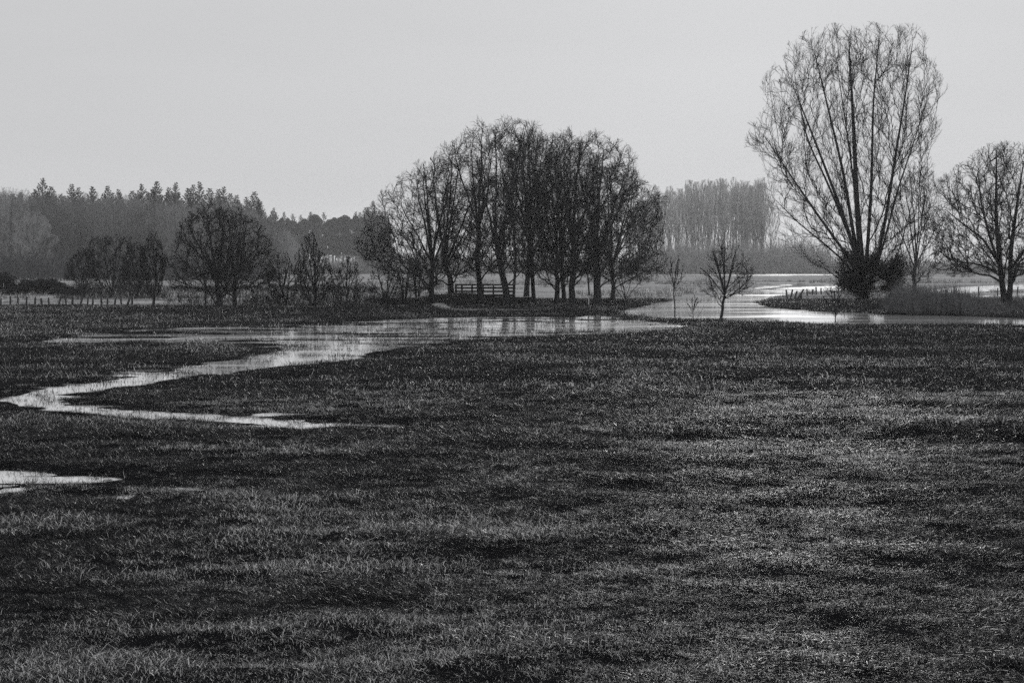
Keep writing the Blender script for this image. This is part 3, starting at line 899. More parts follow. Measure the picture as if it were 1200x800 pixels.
FG = 'conifers along the top of the far wood'
firs = [conifer('fir_tree', 'dark conifer showing its spiky top above the far bare wood', 320 + k, 26, [4.2, 3.6, 4.8][k], FG, [.35, .3, .45][k], .3, [1, .9, 1.1][k]) for k in range(3)]
fir_tops = [(-28, 222), (-8, 226), (14, 228), (50, 209), (41, 222), (60, 219), (84, 216), (92, 220), (108, 219), (126, 218), (139, 222), (155, 224), (166, 216), (178, 222), (184, 213), (198, 220), (206, 214),
            (220, 221), (226, 217), (234, 213), (246, 221), (256, 222), (262, 219), (270, 227), (277, 229), (289, 231), (298, 225), (303, 234)]
for k, (px, py) in enumerate(fir_tops):
    Y = 525 + WR.uniform(-12, 35)
    place(firs[k % 3], px, Y, tree_top(px, py, Y), 26, 1.12)

for k in range(46):
    px = -40 + 345 * (k + WR.random()) / 46
    Y = WR.uniform(510, 545)
    top = np.interp(px, [-40, 0, 100, 200, 260, 305], [228, 229, 230, 226, 232, 240]) + WR.uniform(-4, 8)
    place(firs[k % 3], px, Y, tree_top(px, top, Y), 26, 1.15)

# ---- farther wood behind, rounded pine tops
def pine(name, label, seed, H, R, group):
    rng = np.random.default_rng(seed)
    root = thing(name, label, 'tree', (0, 0, 0), group)
    mt = MB()
    tr = np.stack([np.zeros(7), np.zeros(7), np.linspace(0, H * .92, 7)], 1)
    mt.tubes(tr[None], np.linspace(.32, .08, 7)[None], 7)
    B = []
    for j in range(15):
        az = rng.uniform(0, 6.28); t = rng.uniform(.2, 1); r = R * (.75 * math.sqrt(rng.random())) * (1.15 - .6 * t)
        B.append((math.cos(az) * r, math.sin(az) * r, H * (.25 + .68 * t), R * .36 * rng.uniform(.5, 1.2), R * .36 * rng.uniform(.5, 1.2), R * .34 * rng.uniform(.6, 1.3)))
        lim = np.array([[0, 0, B[-1][2] - R * .5], [B[-1][0] * .5, B[-1][1] * .5, B[-1][2] - R * .2], B[-1][:3]])
        mt.tubes(lim[None], np.array([[.1, .07, .04]]), 5)
    mt.build('trunk', FARBARK, root, smooth=True)
    leaf_cloud(rng, B, 5200, .30, root, 'crown', NEEDLE)
    return root


PG = 'pines of the farthest wood'
pines = [pine('pine_tree', 'faint round topped pine in the farthest misty wood', 340 + k, 24, [4.2, 4.8, 3.8][k], PG) for k in range(3)]
for k in range(54):
    px = 292 + 165 * (k + WR.random()) / 54
    Y = WR.uniform(800, 900)
    top = np.interp(px, [290, 330, 380, 420, 440, 460], [249, 252, 252, 251, 250, 258]) + WR.normal(1, 3.2)
    place(pines[k % 3] if WR.random() < .7 else firs[k % 3], px, Y, tree_top(px, top, Y), 24 if False else 25, label=None if WR.random() < 2 and False else 'faint evergreen in the farthest misty wood behind the leafless trees', group=PG)
for px, py in ((437, 236), (431, 243), (445, 246)):
    place(firs[0], px, 760, tree_top(px, py, 760), 26, label='hazy conifer tip peeping over the left shoulder of the clump', group='conifer tips beside the clump')

# ---- plantation poplars
LG = 'plantation poplars beyond the river'
pops = []
for k in range(4):
    H = 26
    rng = np.random.default_rng(360 + k)
    wide = k == 3
    env = Env([(.12 * H, .5, .5), (.35 * H, 1.2, 1.2), (.6 * H, 2.3 + wide * 1.8, 2.3 + wide * 1.8), (.85 * H, 2.5 + wide, 2.5 + wide), (H, 1.2, 1.2)], rng, .15)
    st = auto_stems(rng, env, .26, H * (.26 if not wide else .2), 5, 0, .6)
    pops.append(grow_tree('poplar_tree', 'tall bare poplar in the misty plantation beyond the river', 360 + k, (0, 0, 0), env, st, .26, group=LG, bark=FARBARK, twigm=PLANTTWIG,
                          npts=120, upb=1.6, ang=1.5, bf=.6, n3=3.4, n4=2.2, l3=2.0, l4=1.0, twup=.7, tang=(10, 32), twig=.029, tip=.04, inner=.8))
for k in range(54):
    px = 735 + 161 * (k + WR.random()) / 54
    Y = WR.uniform(800, 870)
    top = np.interp(px, [735, 760, 785, 800, 830, 870, 900], [244, 229, 219, 213, 210, 210, 210]) + WR.uniform(-3, 11)
    place(pops[k % 3], px, Y, tree_top(px, top, Y), 26, .85)
for px, top in ((874, 213), (884, 210), (893, 216), (903, 232)):
    place(pops[3], px, 800, tree_top(px, top, 800), 26, .95, label='open grown bare poplar at the right end of the misty plantation')


# ---- brush and far woodland that read as masses
def brush(name, label, seed, px0, px1, Y0, Y1, toprow, n, mat, rad=.06, seg=2):
    rng = np.random.default_rng(seed)
    px = rng.uniform(px0, px1, n); Y = rng.uniform(Y0, Y1, n)
    h = np.interp(px, [a for a, b in toprow], [b for a, b in toprow])
    hm = EYE - (h - HY) / F * Y + .4
    lump = .45 + .95 * fbm(px * .11, Y * .06, seed, 4)
    hh = np.maximum(hm * lump * rng.uniform(.35, 1.0, n), .4)
    x = (px - CX) / F * Y
    P0 = np.stack([x, Y, np.array(terrain(x, Y, False)) - .1 + hh * rng.uniform(0, .55, n)], 1)
    D = unit(np.stack([rng.normal(0, .45, n), rng.normal(0, .45, n), np.ones(n)], 1))
    m = MB()
    P = march(P0, D, hh * rng.uniform(.35, .6, n), 3, np.full(1, .5), .16, rng)
    R = np.linspace(1, .35, 4)[None] * (rad * rng.uniform(.6, 1.4, n))[:, None]
    m.tubes(P, R, 3)
    o = m.build(name, mat)
    o['kind'] = 'stuff'; o['label'] = label; o['category'] = 'brush'
    return o


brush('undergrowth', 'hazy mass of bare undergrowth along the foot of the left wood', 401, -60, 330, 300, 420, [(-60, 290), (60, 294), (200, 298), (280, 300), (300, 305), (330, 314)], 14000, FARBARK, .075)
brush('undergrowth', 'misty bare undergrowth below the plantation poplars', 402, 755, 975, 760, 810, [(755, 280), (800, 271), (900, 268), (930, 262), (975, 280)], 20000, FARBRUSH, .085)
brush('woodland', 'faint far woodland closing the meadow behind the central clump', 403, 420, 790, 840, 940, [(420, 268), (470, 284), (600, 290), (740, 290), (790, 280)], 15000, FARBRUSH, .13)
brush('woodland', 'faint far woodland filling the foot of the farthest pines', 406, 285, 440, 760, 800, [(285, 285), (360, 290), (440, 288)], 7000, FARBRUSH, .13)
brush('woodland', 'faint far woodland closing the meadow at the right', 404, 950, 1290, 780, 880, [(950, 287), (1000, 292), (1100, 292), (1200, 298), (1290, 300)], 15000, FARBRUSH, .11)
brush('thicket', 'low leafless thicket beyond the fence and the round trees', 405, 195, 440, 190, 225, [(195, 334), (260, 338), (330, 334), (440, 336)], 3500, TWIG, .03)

brush('scrub', 'low dark leafless scrub under and between the bare trees at the left', 407, 285, 470, 137, 146, [(285, 346), (320, 336), (345, 345), (375, 340), (420, 343), (450, 334), (470, 336)], 1800, TWIG, .016)
brush('scrub', 'dark leafless scrub behind the post fence', 408, 66, 196, 160, 172, [(66, 330), (100, 318), (130, 305), (160, 310), (190, 322), (196, 340)], 1500, TWIG, .016)
brush('scrub', 'sparse twigs drooping under the close pair of round trees', 409, 196, 330, 138, 150, [(196, 340), (240, 334), (300, 336), (330, 338)], 900, TWIG, .016)

# ---- clipped hedge and bush at the left edge
def hedge(name, label, cat, px0, px1, Y, top, n, seed, depth=2.5, rnd=.5):
    rng = np.random.default_rng(seed)
    x0, x1 = (px0 - CX) / F * Y, (px1 - CX) / F * Y
    H = EYE - (top - HY) / F * Y
    root = thing(name, label, cat, ((x0 + x1) / 2, Y, float(terrain(np.array([(x0 + x1) / 2]), np.array([Y]))[0]) - .05))
    w = (x1 - x0) / 2
    B = []
    for k in range(40):
        u = rng.uniform(-1, 1); hz = rng.uniform(.15, .86)
        B.append((u * w * .93, rng.uniform(-.3, .3) * depth, H * hz * (1 - rnd * abs(u) ** 4) + .1, w * .12 + .4, depth * .35, H * .22))
    m = MB()
    for k in range(9):
        x = w * (-.85 + 1.7 * k / 8); z = H * .7
        m.tubes(np.array([[[x, 0, -.1], [x + rng.normal(0, .1), rng.normal(0, .1), z * .5], [x + rng.normal(0, .2), rng.normal(0, .2), z]]]), np.array([[.06, .05, .03]]), 6)
    m.build('trunk', BARK, root)
    leaf_cloud(rng, B, n, .10, root, 'foliage', HEDGEM)
    return root


hedge('clipped_hedge', 'dark clipped hedge with a rounded end behind the fence', 'hedge', 13, 76, 185, 327, 9000, 601)
hedge('evergreen_bush', 'dark bush cut by the left edge of the picture', 'bush', -30, 16, 180, 316, 6000, 602, 3, .7)
hedge('low_bush', 'low dark bush right of the clipped hedge', 'bush', 72, 96, 182, 337, 2600, 603, 2, .6)


# ------------------------------------------------------------------ fences and posts
def rotz(a): c, s = math.cos(a), math.sin(a); return np.array([[c, -s, 0], [s, c, 0], [0, 0, 1]])


def tilt(ax, ay):
    cx, sx, cy, sy = math.cos(ax), math.sin(ax), math.cos(ay), math.sin(ay)
    return np.array([[cy, 0, sy], [0, 1, 0], [-sy, 0, cy]]) @ np.array([[1, 0, 0], [0, cx, -sx], [0, sx, cx]])


def round_post(h, r, rng, lean=(0, 0), taper=.85):
    m = MB(); K = 5
    z = np.linspace(-.25, h, K)
    P = np.stack([lean[0] * z + rng.normal(0, .006, K), lean[1] * z + rng.normal(0, .006, K), z], 1)
    R = np.linspace(r, r * taper, K) * rng.uniform(.95, 1.05, K)
    m.tubes(P[None], R[None], 9)
    top = P[-1] + np.array([0, 0, r * .25])
    n0 = m.n - 9
    m.add([top], None, None)
    m.F3.append(np.array([[n0 + j, n0 + (j + 1) % 9, m.n - 1] for j in range(9)]))
    return m


rng = np.random.default_rng(77)
fence = thing('post_fence', 'row of short leaning dark fence posts along the left field edge', 'fence', ground_base(80, 139))
bl = np.array(fence.location)
fx = [-31, -14, 1, 12, 21, 31, 41, 49, 57, 68.5, 77.5, 85, 94, 102.5, 109, 119, 126, 134, 142, 149, 155]
tops = []
for k, px in enumerate(fx):
    b = ground_base(px, 139 + .6 * math.sin(px * .07), 0)
    h = rng.uniform(.62, .80) if px != 68.5 else .95
    le = (rng.normal(0, .05) if rng.random() < .6 else rng.normal(.12, .12), rng.normal(0, .03))
    o = round_post(h, rng.uniform(.07, .10), rng, le).build('post', TIMBER, fence, smooth=True)
    o.location = b - bl
    tops.append((b - bl, h, le))
for fr in (.5, .85):
    m = MB()
    P = np.array([t[0] + np.array([t[2][0] * t[1] * fr, -.07, t[1] * fr]) for t in tops])
    m.tubes(P[None], np.full((1, len(P)), .008), 4)
    m.build('wire', WIRE, fence)
# dark turf along the fence foot comes with the grass below

fence2 = thing('wire_fence', 'wire fence on widely spaced posts across the field at the right', 'fence', ground_base(1150, 178))
bl = np.array(fence2.location); tops = []
for px, Y, h in ((1118, 180, .95), (1147, 184, .98), (1169, 186, .9), (1192, 189, 1.0), (1225, 193, .95)):
    b = ground_base(px, Y, 0)
    o = round_post(h, .085, rng, (rng.normal(0, .03), 0)).build('post', TIMBER, fence2, smooth=True)
    o.location = b - bl; tops.append((b - bl, h))
for fr in (.45, .9):
    m = MB(); P = np.array([t[0] + np.array([0, -.08, t[1] * fr]) for t in tops])
    m.tubes(P[None], np.full((1, len(P)), .008), 4); m.build('wire', WIRE, fence2)

posts = [(922.5, 165, .85, -.10, 'dark leaning post at the left end of the cluster on the spit'), (926.5, 166, .86, .22, 'second dark post of the cluster on the spit, tilted right'),
         (931, 162, .80, .30, 'stubby post tilted right in the middle of the cluster on the spit'), (934.5, 163, .95, .62, 'long post slanting strongly to the right on the spit'),
         (938.5, 160, .62, .05, 'short thick stump at the right end of the cluster on the spit')]
for px, Y, h, le, lab in posts:
    b = ground_base(px, Y, 0)
    o = round_post(h, .10, rng, (le, rng.normal(0, .05)), .8).build('wooden_post', TIMBER, smooth=True)
    o.location = b; tag(o, lab, 'post', 'old timber posts on the spit')
for px, Y, h in ((946, 178, .72), (952, 182, .62), (956.5, 183, .82), (962.5, 185, .70)):
    b = ground_base(px, Y, 0)
    b[2] = max(b[2], RZ - .2)
    o = round_post(h + max(0, -b[2]), .085, rng, (rng.normal(0, .05), 0), .9).build('wooden_post', TIMBER, smooth=True)
    o.location = b; tag(o, 'upright dark post in the row between the leaning posts and the poplar', 'post', 'upright posts on the spit')

# pale marker post with a flat cap
b = ground_base(690, 139.5, 0)
mp = thing('marker_post', 'short pale marker post with a flat cap beside the stoutest trunk', 'post', b)
m = MB(); m.box((0, 0, .30), (.09, .09, .80), None, .92); m.build('post', PALEP, mp)
m = MB(); m.box((-.02, 0, .745), (.34, .16, .085), tilt(.05, .03)); m.build('cap', PALEP, mp)

# ------------------------------------------------------------------ footbridge
YB = 153.0
k = YB / F
xb = lambda px: (px - CX) * k
zb = lambda py: EYE - (py - HY) * k
x0, x1 = xb(533), xb(604)
bridge = thing('footbridge', 'small dark footbridge with three rail timber sides behind the tall trunks', 'bridge', (xb(578), YB, zb(345.5)))
bl = np.array(bridge.location)
W = 1.6


def part(m, name, mat): return m.build(name, mat, bridge)


m = MB()
for j in range(24):
    u = x0 + (x1 - x0) * (j + .5) / 24
    m.box(np.array([u, YB + W / 2, zb(345.2)]) - bl, ((x1 - x0) / 24 - .015, W, .05))
part(m, 'deck', TIMBER)
m = MB(); m.box(np.array([(x0 + x1) / 2, YB + .12, zb(346.6)]) - bl, (x1 - x0, .14, .16)); part(m, 'beam', TIMBER)
m = MB(); m.box(np.array([(x0 + x1) / 2, YB + W - .12, zb(346.6)]) - bl, (x1 - x0, .14, .16)); part(m, 'beam', TIMBER)
for side in (0, W):
    for py in (333.8, 337.6, 341.4):
        m = MB(); m.box(np.array([(x0 + x1) / 2 + rng.normal(0, .02), YB + side - .06, zb(py)]) - bl, (x1 - x0, .05, .125), tilt(0, rng.normal(0, .003))); part(m, 'rail', TIMBER)
    for px in (534, 541, 553, 566, 578, 591, 603):
        m = MB(); m.box(np.array([xb(px), YB + side, (zb(332.8) + zb(346)) / 2]) - bl, (.12, .066, zb(332.8) - zb(346)), tilt(0, rng.normal(0, .015))); part(m, 'post', TIMBER)
m = MB()
for r_ in range(5):
    for c_ in range(7):
        m.box(np.array([xb(571) + (xb(622) - xb(571)) * (c_ + .5 + (.25 if r_ % 2 else -.25)) / 7.5, YB + .30, zb(347.9) - .07 - .145 * r_]) - bl, ((xb(622) - xb(571)) / 7.5 - .012, .24 + rng.normal(0, .008), .135))
part(m, 'shade_wall', STONE)  # coursed dark wall added where only shade lies under the deck
for u, ww in ((xb(574), .9), (xb(619), 1.0)):
    m = MB()
    for r_ in range(4):
        m.box(np.array([u + rng.normal(0, .015), YB + W / 2, zb(348) - .16 - .30 * r_ + .02]) - bl, (ww + rng.normal(0, .03), W + .3 + rng.normal(0, .02), .29))
    part(m, 'abutment', STONE)

# ------------------------------------------------------------------ worn path over the mound
pp = np.array([on_plane(a, b, zz) for a, b, zz in [(512, 349.5, .55), (518, 351.5, .55), (522, 354, .5), (530, 356.5, .4), (545, 359.2, .3), (562, 361, .15), (582, 362.5, .05), (604, 363.5, 0), (640, 364.5, 0)]])
tt = np.linspace(0, len(pp) - 1, 60)
px_ = np.stack([np.interp(tt, np.arange(len(pp)), pp[:, j]) for j in range(2)], 1)
px_ = np.stack([np.convolve(np.pad(px_[:, j], 3, mode='edge'), np.ones(7) / 7, 'valid') for j in range(2)], 1)
tn = unit(np.gradient(px_, axis=0)); nn = np.stack([-tn[:, 1], tn[:, 0]], 1)
V = []
for s in (-1, -.33, .33, 1):
    q = px_ + nn * (s * (.55 + .14 * vnoise(np.arange(60) * .4, np.zeros(60), 4))[:, None])
    V.append(np.concatenate([q, (terrain(q[:, 0], q[:, 1]) + .06 - .04 * (abs(s) == 1))[:, None]], 1))
V = np.stack(V, 1).reshape(-1, 3)
ii = np.arange(59)[:, None] * 4 + np.arange(3)[None]
path = mesh_obj('path', V, [np.stack([ii, ii + 4, ii + 5, ii + 1], -1).reshape(-1, 4)], PATHM, smooth=True)
path['kind'] = 'structure'

# ------------------------------------------------------------------ grass
TUFT = bpy.data.collections.new('grass_tufts')


def tuft(name, seed, n, rad, h, w, dry, dead, arch=.6, K=3, hs=.35):
    rng = np.random.default_rng(seed)
    a = rng.uniform(0, 6.283, n); r = rad * np.sqrt(rng.random(n))
    B = np.stack([r * np.cos(a), r * np.sin(a), np.full(n, -.015)], 1)
    az = a + rng.normal(0, 1.3, n)
    hh = h * np.exp(rng.normal(0, hs, n)); ar = arch * rng.uniform(.3, 1.6, n)
    d = np.stack([np.cos(az), np.sin(az)], 1)
    tw = rng.uniform(0, 6.283, n); side = np.stack([np.cos(tw), np.sin(tw), np.zeros(n)], 1)
    ww = w * rng.uniform(.6, 1.3, n)
    rows = []
    for k in range(K + 1):
        t = k / K
        lat = hh * ar * t ** 1.7
        z = hh * (t - .45 * np.clip(ar, 0, 1.2) * t ** 2.4)
        c = B + np.concatenate([d * lat[:, None], z[:, None]], 1)
        if k < K:
            s = side * (ww * (1 - .55 * t))[:, None] / 2
            rows += [c - s, c + s]
        else: rows += [c]
    nv = 2 * K + 1
    V = np.stack(rows, 1).reshape(-1, 3)
    o = np.arange(n)[:, None] * nv
    F4 = np.concatenate([o + np.array([[2 * k, 2 * k + 1, 2 * k + 3, 2 * k + 2]]) for k in range(K - 1)]) if K > 1 else np.zeros((0, 4), int)
    F3 = o + np.array([[2 * K - 2, 2 * K - 1, 2 * K]])
    u = rng.random(n); mi = np.where(u < dry, 1, np.where(u < dry + dead, 2, 0))
    midx = np.concatenate([np.tile(mi, K - 1), mi])
    ob = mesh_obj(name, V, [f for f in (F4, F3) if len(f)], [GREEN, DRY, DEAD], mat_idx=midx)
    COL.objects.unlink(ob); TUFT.objects.link(ob)
    return ob


kinds = []
# 0-5 near turf (little dry), 6-8 near turf with straw, 9-10 arching straw tussocks, 11-13 far turf, 14-15 far straw, 16 long dark
for k in range(6): tuft('grass_tuft.%03d' % k, 10 + k, 60, .17, .055, .0050, .008, .08, .95)
for k in range(3): tuft('grass_tuft.%03d' % (6 + k), 20 + k, 55, .17, .058, .0046, .19, .20, 1.1)
for k in range(2): tuft('grass_tuft.%03d' % (9 + k), 30 + k, 34, .09, .075, .0046, .55, .25, 1.3)
for k in range(3): tuft('grass_tuft.%03d' % (11 + k), 40 + k, 46, .34, .085, .011, .015, .14, .7, 2)
for k in range(2): tuft('grass_tuft.%03d' % (14 + k), 50 + k, 42, .34, .085, .010, .17, .22, .9, 2)
tuft('grass_tuft.016', 60, 60, .15, .085, .0052, .02, .12, .9)
tuft('grass_tuft.017', 61, 60, .5, .42, .022, .30, .50, .5, 2)      # bleached tall grass of the far fields


def scatter(rng, y0, y1, dens, u0=-.37, u1=.37):
    n = int(dens * (u1 - u0) / 2 * (y1 * y1 - y0 * y0))
    y = np.sqrt(rng.uniform(y0 * y0, y1 * y1, n)); x = rng.uniform(u0, u1, n) * y
    return x, y


def make_grass():
    rng = np.random.default_rng(2024)
    X, Y, I, S = [], [], [], []
    for y0, y1, dens, far, sc in ((12.5, 20, 120, 0, .88), (20, 32, 75, 0, 1.0), (32, 48, 38, 0, 1.3), (48, 75, 18, 1, .95), (75, 112, 8, 1, 1.2), (112, 165, 4.5, 1, 1.4)):
        x, y = scatter(rng, y0, y1, dens)
        patch = fbm(x * .30, y * .42, 61, 4)                        # where straw gathers
        strip = fbm(x * .07, y * .22, 63, 3)
        hgt = fbm(x * .8, y * 1.2, 64, 3); big = fbm(x * .16, y * .30, 66, 3)
        v = patch * .6 + strip * .4 + rng.normal(0, .035, len(x))
        dryness = sstep(.485, .60, v)
        u = rng.random(len(x))
        if far: i = np.where(u < dryness * .75, 14 + rng.integers(0, 2, len(x)), 11 + rng.integers(0, 3, len(x)))
        else:
            i = np.where(u < dryness * .85, 6 + rng.integers(0, 3, len(x)), rng.integers(0, 6, len(x)))
            tuss = (rng.random(len(x)) < .012 + .07 * dryness); i = np.where(tuss, 9 + rng.integers(0, 2, len(x)), i)
            i = np.where(rng.random(len(x)) < .10 * (1 - dryness), 16, i)
        s = sc * (.68 + .75 * sstep(.28, .74, hgt)) * (.78 + .5 * big) * rng.uniform(.8, 1.25, len(x))
        sd = wet(x, y)
        near_w = np.clip((-sd) / 1.2, .6, 1)
        zt = terrain(x, y)
        pud = np.maximum(poly_sd(PUDDLE, x, y), poly_sd(POOL, x, y))
        dryland = np.where(pud > -.6, zt > np.where(pud < .1, PZ - .018, PZ + .012), sd < -.2)
        s = s * np.where(pud > -1.5, near_w * .75, 1)
        emerg = (pud > -.3) & (zt > PZ - .075) & (rng.random(len(x)) < (.12 + .26 * np.clip(1 - pud / .9, 0, 1)))
        s = np.where(emerg & ~dryland, sc * rng.uniform(.9, 1.9, len(x)), s)
        keep = (dryland & (rng.random(len(x)) < np.where(pud > 0, .55, 1))) | emerg
        keep &= ~((pale_zone(x, y) > .5) & (rng.random(len(x)) < .96))
        if y1 > 112:
            dmin = np.full(len(x), 9.0)
            for q in px_: dmin = np.minimum(dmin, np.hypot(x - q[0], (y - q[1]) * .45))
            keep &= dmin > .5
        X.append(x[keep]); Y.append(y[keep]); I.append(i[keep]); S.append(s[keep])
    # grass blades standing in the shallow pool at the left
    x, y = scatter(rng, 25, 33, 34, -.37, -.18)
    k = (poly_sd(POOL, x, y) > -.3) & (rng.random(len(x)) < .35)
    X.append(x[k]); Y.append(y[k]); I.append(np.full(k.sum(), 7)); S.append(rng.uniform(.7, 1.5, k.sum()))
    # dark rank grass along the fence foot and the field edge
    x = rng.uniform((-60 - CX) / F * 138, (320 - CX) / F * 136, 900); y = np.interp(x, [-46, -30, -20], [138.6, 137, 136]) + rng.normal(0, .45, 900)
    X.append(x); Y.append(y); I.append(np.full(900, 16)); S.append(rng.uniform(.9, 1.9, 900))
    return [np.concatenate(v) for v in (X, Y, I, S)]


def field_grass():
    rng = np.random.default_rng(99)
    x, y = scatter(rng, 140, 240, .55, -.36, -.085)
    k = (fbm(x * .08, y * .05, 88, 3) > .40) & ~((x < -21) & (y < 166))
    x2, y2 = scatter(rng, 163, 300, .20, -.085, .36)
    k2 = (fbm(x2 * .06, y2 * .04, 89, 3) > .45) & (wet(x2, y2) < -1.0)
    x = np.concatenate([x[k], x2[k2]]); y = np.concatenate([y[k], y2[k2]])
    return x, y, np.full(len(x), 17), rng.uniform(.5, 1.25, len(x))


def instancer(name, label, data, cat):
    x, y, i, s = data
    rng = np.random.default_rng(7)
    z = terrain(x, y)
    me = bpy.data.meshes.new(name)
    me.vertices.add(len(x)); me.vertices.foreach_set('co', np.stack([x, y, z], -1).astype(np.float32).reshape(-1))
    a = me.attributes.new('idx', 'INT', 'POINT'); a.data.foreach_set('value', i.astype(np.int32))
    a = me.attributes.new('scl', 'FLOAT', 'POINT'); a.data.foreach_set('value', s.astype(np.float32))
    a = me.attributes.new('rot', 'FLOAT_VECTOR', 'POINT')
    a.data.foreach_set('vector', np.stack([rng.normal(0, .10, len(x)), rng.normal(0, .10, len(x)), rng.uniform(0, 6.283, len(x))], -1).astype(np.float32).reshape(-1))
    o = bpy.data.objects.new(name, me); COL.objects.link(o)
    nt = bpy.data.node_groups.new(name, 'GeometryNodeTree')
    nt.interface.new_socket('Geometry', in_out='INPUT', socket_type='NodeSocketGeometry')
    nt.interface.new_socket('Geometry', in_out='OUTPUT', socket_type='NodeSocketGeometry')
    gi = nt.nodes.new('NodeGroupInput'); go = nt.nodes.new('NodeGroupOutput')
    ip = nt.nodes.new('GeometryNodeInstanceOnPoints'); ci = nt.nodes.new('GeometryNodeCollectionInfo')
    ci.inputs['Collection'].default_value = TUFT; ci.inputs['Separate Children'].default_value = True; ci.inputs['Reset Children'].default_value = True
    def na(nm, ty):
        n = nt.nodes.new('GeometryNodeInputNamedAttribute'); n.data_type = ty; n.inputs['Name'].default_value = nm
        return [q for q in n.outputs if q.name == 'Attribute' and q.enabled][0]
    ip.inputs['Pick Instance'].default_value = True
    L = nt.links.new
    L(gi.outputs[0], ip.inputs['Points']); L(ci.outputs[0], ip.inputs['Instance'])
    L(na('idx', 'INT'), ip.inputs['Instance Index']); L(na('rot', 'FLOAT_VECTOR'), ip.inputs['Rotation']); L(na('scl', 'FLOAT'), ip.inputs['Scale'])
    L(ip.outputs[0], go.inputs[0])
    md = o.modifiers.new('scatter', 'NODES'); md.node_group = nt
    o['kind'] = 'stuff'; o['label'] = label; o['category'] = cat
    print(name, len(x))
    return o


instancer('meadow_grass', 'short dark tufted winter grass with bleached blades over the meadow', make_grass(), 'grass')
instancer('dry_grass', 'bleached tall grass of the fields beyond the fence and river', field_grass(), 'grass')


# ------------------------------------------------------------------ reeds along the far river bank and on the spit
def reeds():
    rng = np.random.default_rng(313)
    Vs = []; n = 0
    SPIT = [(1330, 375), (1200, 371), (1110, 368), (1045, 367), (1008, 364.5), (975, 364), (906, 359), (885, 354), (895, 350), (907, 346), (945, 342.5), (1000, 340), (1060, 347), (1120, 350), (1200, 348), (1330, 350)]
    P = [on_plane(a, b, 0) for a, b in SPIT]
    px = rng.uniform(884, 1300, 60000); py = rng.uniform(341, 376, 60000)
    xy = np.array([on_plane(a, b, 0) for a, b in zip(px, py)])
    ok = (poly_sd(P, xy[:, 0], xy[:, 1]) > .0) & (wet(xy[:, 0], xy[:, 1]) < -.2)
    px, py, xy = px[ok], py[ok], xy[ok]
    tall = sstep(1030, 1050, px) * (1 - .8 * sstep(1112, 1165, px)) * sstep(348, 354, py)
    clump = fbm(xy[:, 0] * .35, xy[:, 1] * .35, 15, 3)
    h = (.14 + .24 * clump + tall * (.15 + 1.6 * sstep(.25, .75, clump))) * rng.uniform(.45, 1.3, len(px))
    keep = rng.random(len(px)) < (.30 + .7 * tall)
    xy, h = xy[keep], h[keep]; n = len(h)
    z = terrain(xy[:, 0], xy[:, 1])
    az = rng.uniform(0, 6.283, n); ln = rng.uniform(.05, .4, n) * h
    w = np.where(h > .6, .018, .014)
    sd = np.stack([np.cos(az + 1.6), np.sin(az + 1.6), np.zeros(n)], 1) * w[:, None]
    b = np.stack([xy[:, 0], xy[:, 1], z - .05], 1)
    mid = b + np.stack([np.cos(az) * ln * .35, np.sin(az) * ln * .35, h * .6], 1)
    tip = b + np.stack([np.cos(az) * ln, np.sin(az) * ln, h], 1)
    V = np.stack([b - sd, b + sd, mid + sd * .8, mid - sd * .8, tip], 1).reshape(-1, 3)
    o = np.arange(n)[:, None] * 5
    ob = mesh_obj('reeds', V, [o + np.array([[0, 1, 2, 3]]), o + np.array([[3, 2, 4]])], REEDM)
    ob['kind'] = 'stuff'; ob['label'] = 'grey reeds and rank grass along the far bank and the spit'; ob['category'] = 'reeds'
    print('reeds', n)


reeds()

# ------------------------------------------------------------------ haze
m, nt, out = new_mat('haze')
pv = N(nt, 'ShaderNodeVolumePrincipled'); pv.inputs['Density'].default_value = HAZE_D if 'HAZE_D' in globals() else .00010
pv.inputs['Color'].default_value = (.985, .99, 1, 1); pv.inputs['Anisotropy'].default_value = .5
nt.links.new(pv.outputs[0], out.inputs['Volume'])
mb = MB(); mb.box((0, 750, 16.5), (3400, 2100, 41)); hz = mb.build('haze', m); hz['kind'] = 'stuff'
hz['label'] = 'thin winter haze lying over the meadow and the woods'; hz['category'] = 'haze'

# ------------------------------------------------------------------ light
SUN_AZ, SUN_EL = math.radians(9.5), math.radians(15)
w = bpy.data.worlds.new('World'); SC.world = w; w.use_nodes = True
nt = w.node_tree; nt.nodes.clear()
sky = nt.nodes.new('ShaderNodeTexSky'); sky.sky_type = 'NISHITA'; sky.sun_disc = False
sky.sun_elevation = SUN_EL; sky.sun_rotation = SUN_AZ; sky.air_density = 1.0; sky.dust_density = 4.0; sky.ozone_density = 1.0
bw = nt.nodes.new('ShaderNodeRGBToBW'); nt.links.new(sky.outputs[0], bw.inputs[0])
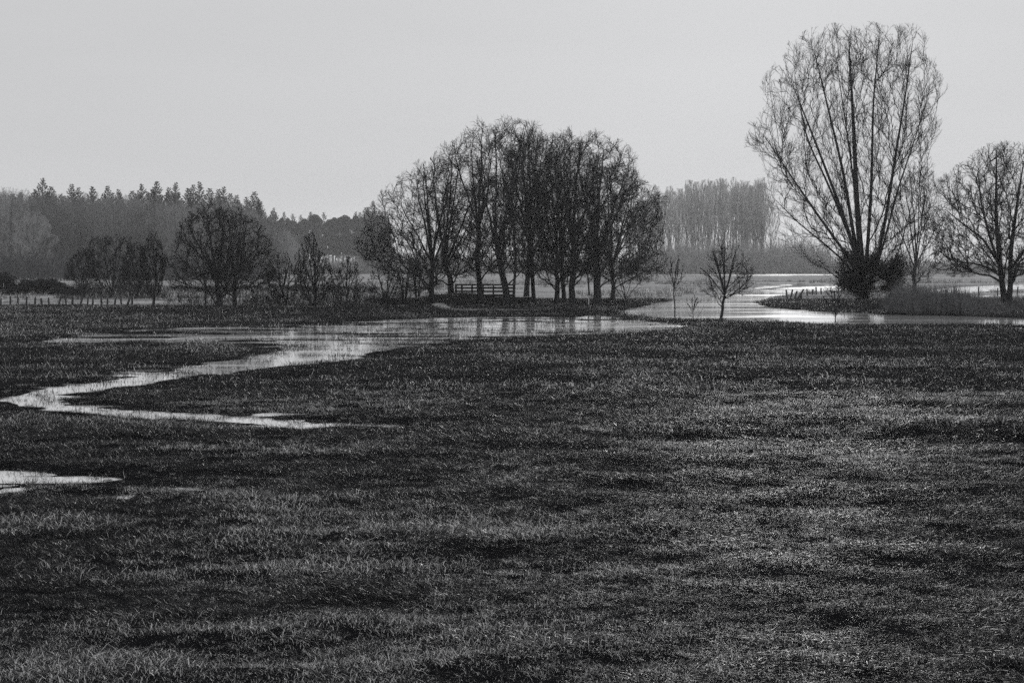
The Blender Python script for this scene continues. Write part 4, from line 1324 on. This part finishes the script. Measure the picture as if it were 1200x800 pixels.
# a high veil of cloud over the clear sky, brighter towards the zenith as overcast skies are
tc = nt.nodes.new('ShaderNodeTexCoord'); sx = nt.nodes.new('ShaderNodeSeparateXYZ'); nt.links.new(tc.outputs['Generated'], sx.inputs[0])
def M(op, a, b, c=None):
    n = nt.nodes.new('ShaderNodeMath'); n.operation = op
    for k, v in enumerate((a, b, c)):
        if v is None: continue
        if isinstance(v, (int, float)): n.inputs[k].default_value = v
        else: nt.links.new(v, n.inputs[k])
    return n.outputs[0]
el = M('MAXIMUM', sx.outputs[2], 0.0)
veil = M('MULTIPLY_ADD', el, M('MULTIPLY_ADD', el, 2.0, 1.6), 5.45)
cmap = nt.nodes.new('ShaderNodeMapping'); cmap.inputs['Scale'].default_value = (1.6, 1.6, 9.0); nt.links.new(tc.outputs['Generated'], cmap.inputs[0])
cn = nt.nodes.new('ShaderNodeTexNoise'); cn.inputs['Scale'].default_value = 1.7; cn.inputs['Detail'].default_value = 4.0; nt.links.new(cmap.outputs[0], cn.inputs['Vector'])
veil = M('MULTIPLY', veil, M('MULTIPLY_ADD', cn.outputs['Fac'], .16, .91))
mr = nt.nodes.new('ShaderNodeMath'); mr.operation = 'MULTIPLY_ADD'; mr.inputs[1].default_value = .015
nt.links.new(veil, mr.inputs[2])
nt.links.new(bw.outputs[0], mr.inputs[0])
cm = nt.nodes.new('ShaderNodeMix'); cm.data_type = 'RGBA'; cm.blend_type = 'MULTIPLY'; cm.inputs[0].default_value = 1
cm.inputs[7].default_value = (.99, .996, 1.012, 1)
nt.links.new(mr.outputs[0], cm.inputs[6])
bg = nt.nodes.new('ShaderNodeBackground'); bg.inputs['Strength'].default_value = .1
nt.links.new(cm.outputs[2], bg.inputs['Color'])
wo = nt.nodes.new('ShaderNodeOutputWorld'); nt.links.new(bg.outputs[0], wo.inputs['Surface'])
sl = bpy.data.lights.new('sun', 'SUN'); sl.energy = 2.4; sl.angle = math.radians(3); sl.color = (1, .995, .985)
so = bpy.data.objects.new('sun', sl); COL.objects.link(so)
sdir = Vector((math.sin(SUN_AZ) * math.cos(SUN_EL), math.cos(SUN_AZ) * math.cos(SUN_EL), math.sin(SUN_EL)))
so.rotation_euler = sdir.to_track_quat('Z', 'Y').to_euler(); so.location = sdir * 300

# ------------------------------------------------------------------ camera
cd = bpy.data.cameras.new('camera'); cam = bpy.data.objects.new('camera', cd); COL.objects.link(cam)
cam.location = (0, 0, EYE); cam.rotation_euler = (math.radians(90), 0, 0)
cd.sensor_width = 36; cd.lens = 36 * F / 1200; cd.shift_y = -(400 - HY) / 1200
cd.clip_start = .3; cd.clip_end = 6000
SC.camera = cam

SC.view_settings.view_transform = 'Standard'; SC.view_settings.look = 'None'
SC.view_settings.exposure = 0; SC.view_settings.gamma = 1; SC.view_settings.use_curve_mapping = False
cy = SC.cycles
cy.sample_clamp_direct = 5; cy.sample_clamp_indirect = 2
cy.max_bounces = 6; cy.diffuse_bounces = 2; cy.glossy_bounces = 3; cy.transmission_bounces = 2; cy.volume_bounces = 1; cy.transparent_max_bounces = 4
cy.use_denoising = False; cy.denoiser = 'OPENIMAGEDENOISE'; cy.denoising_input_passes = 'RGB_ALBEDO_NORMAL'; cy.denoising_prefilter = 'ACCURATE'
cy.use_adaptive_sampling = False
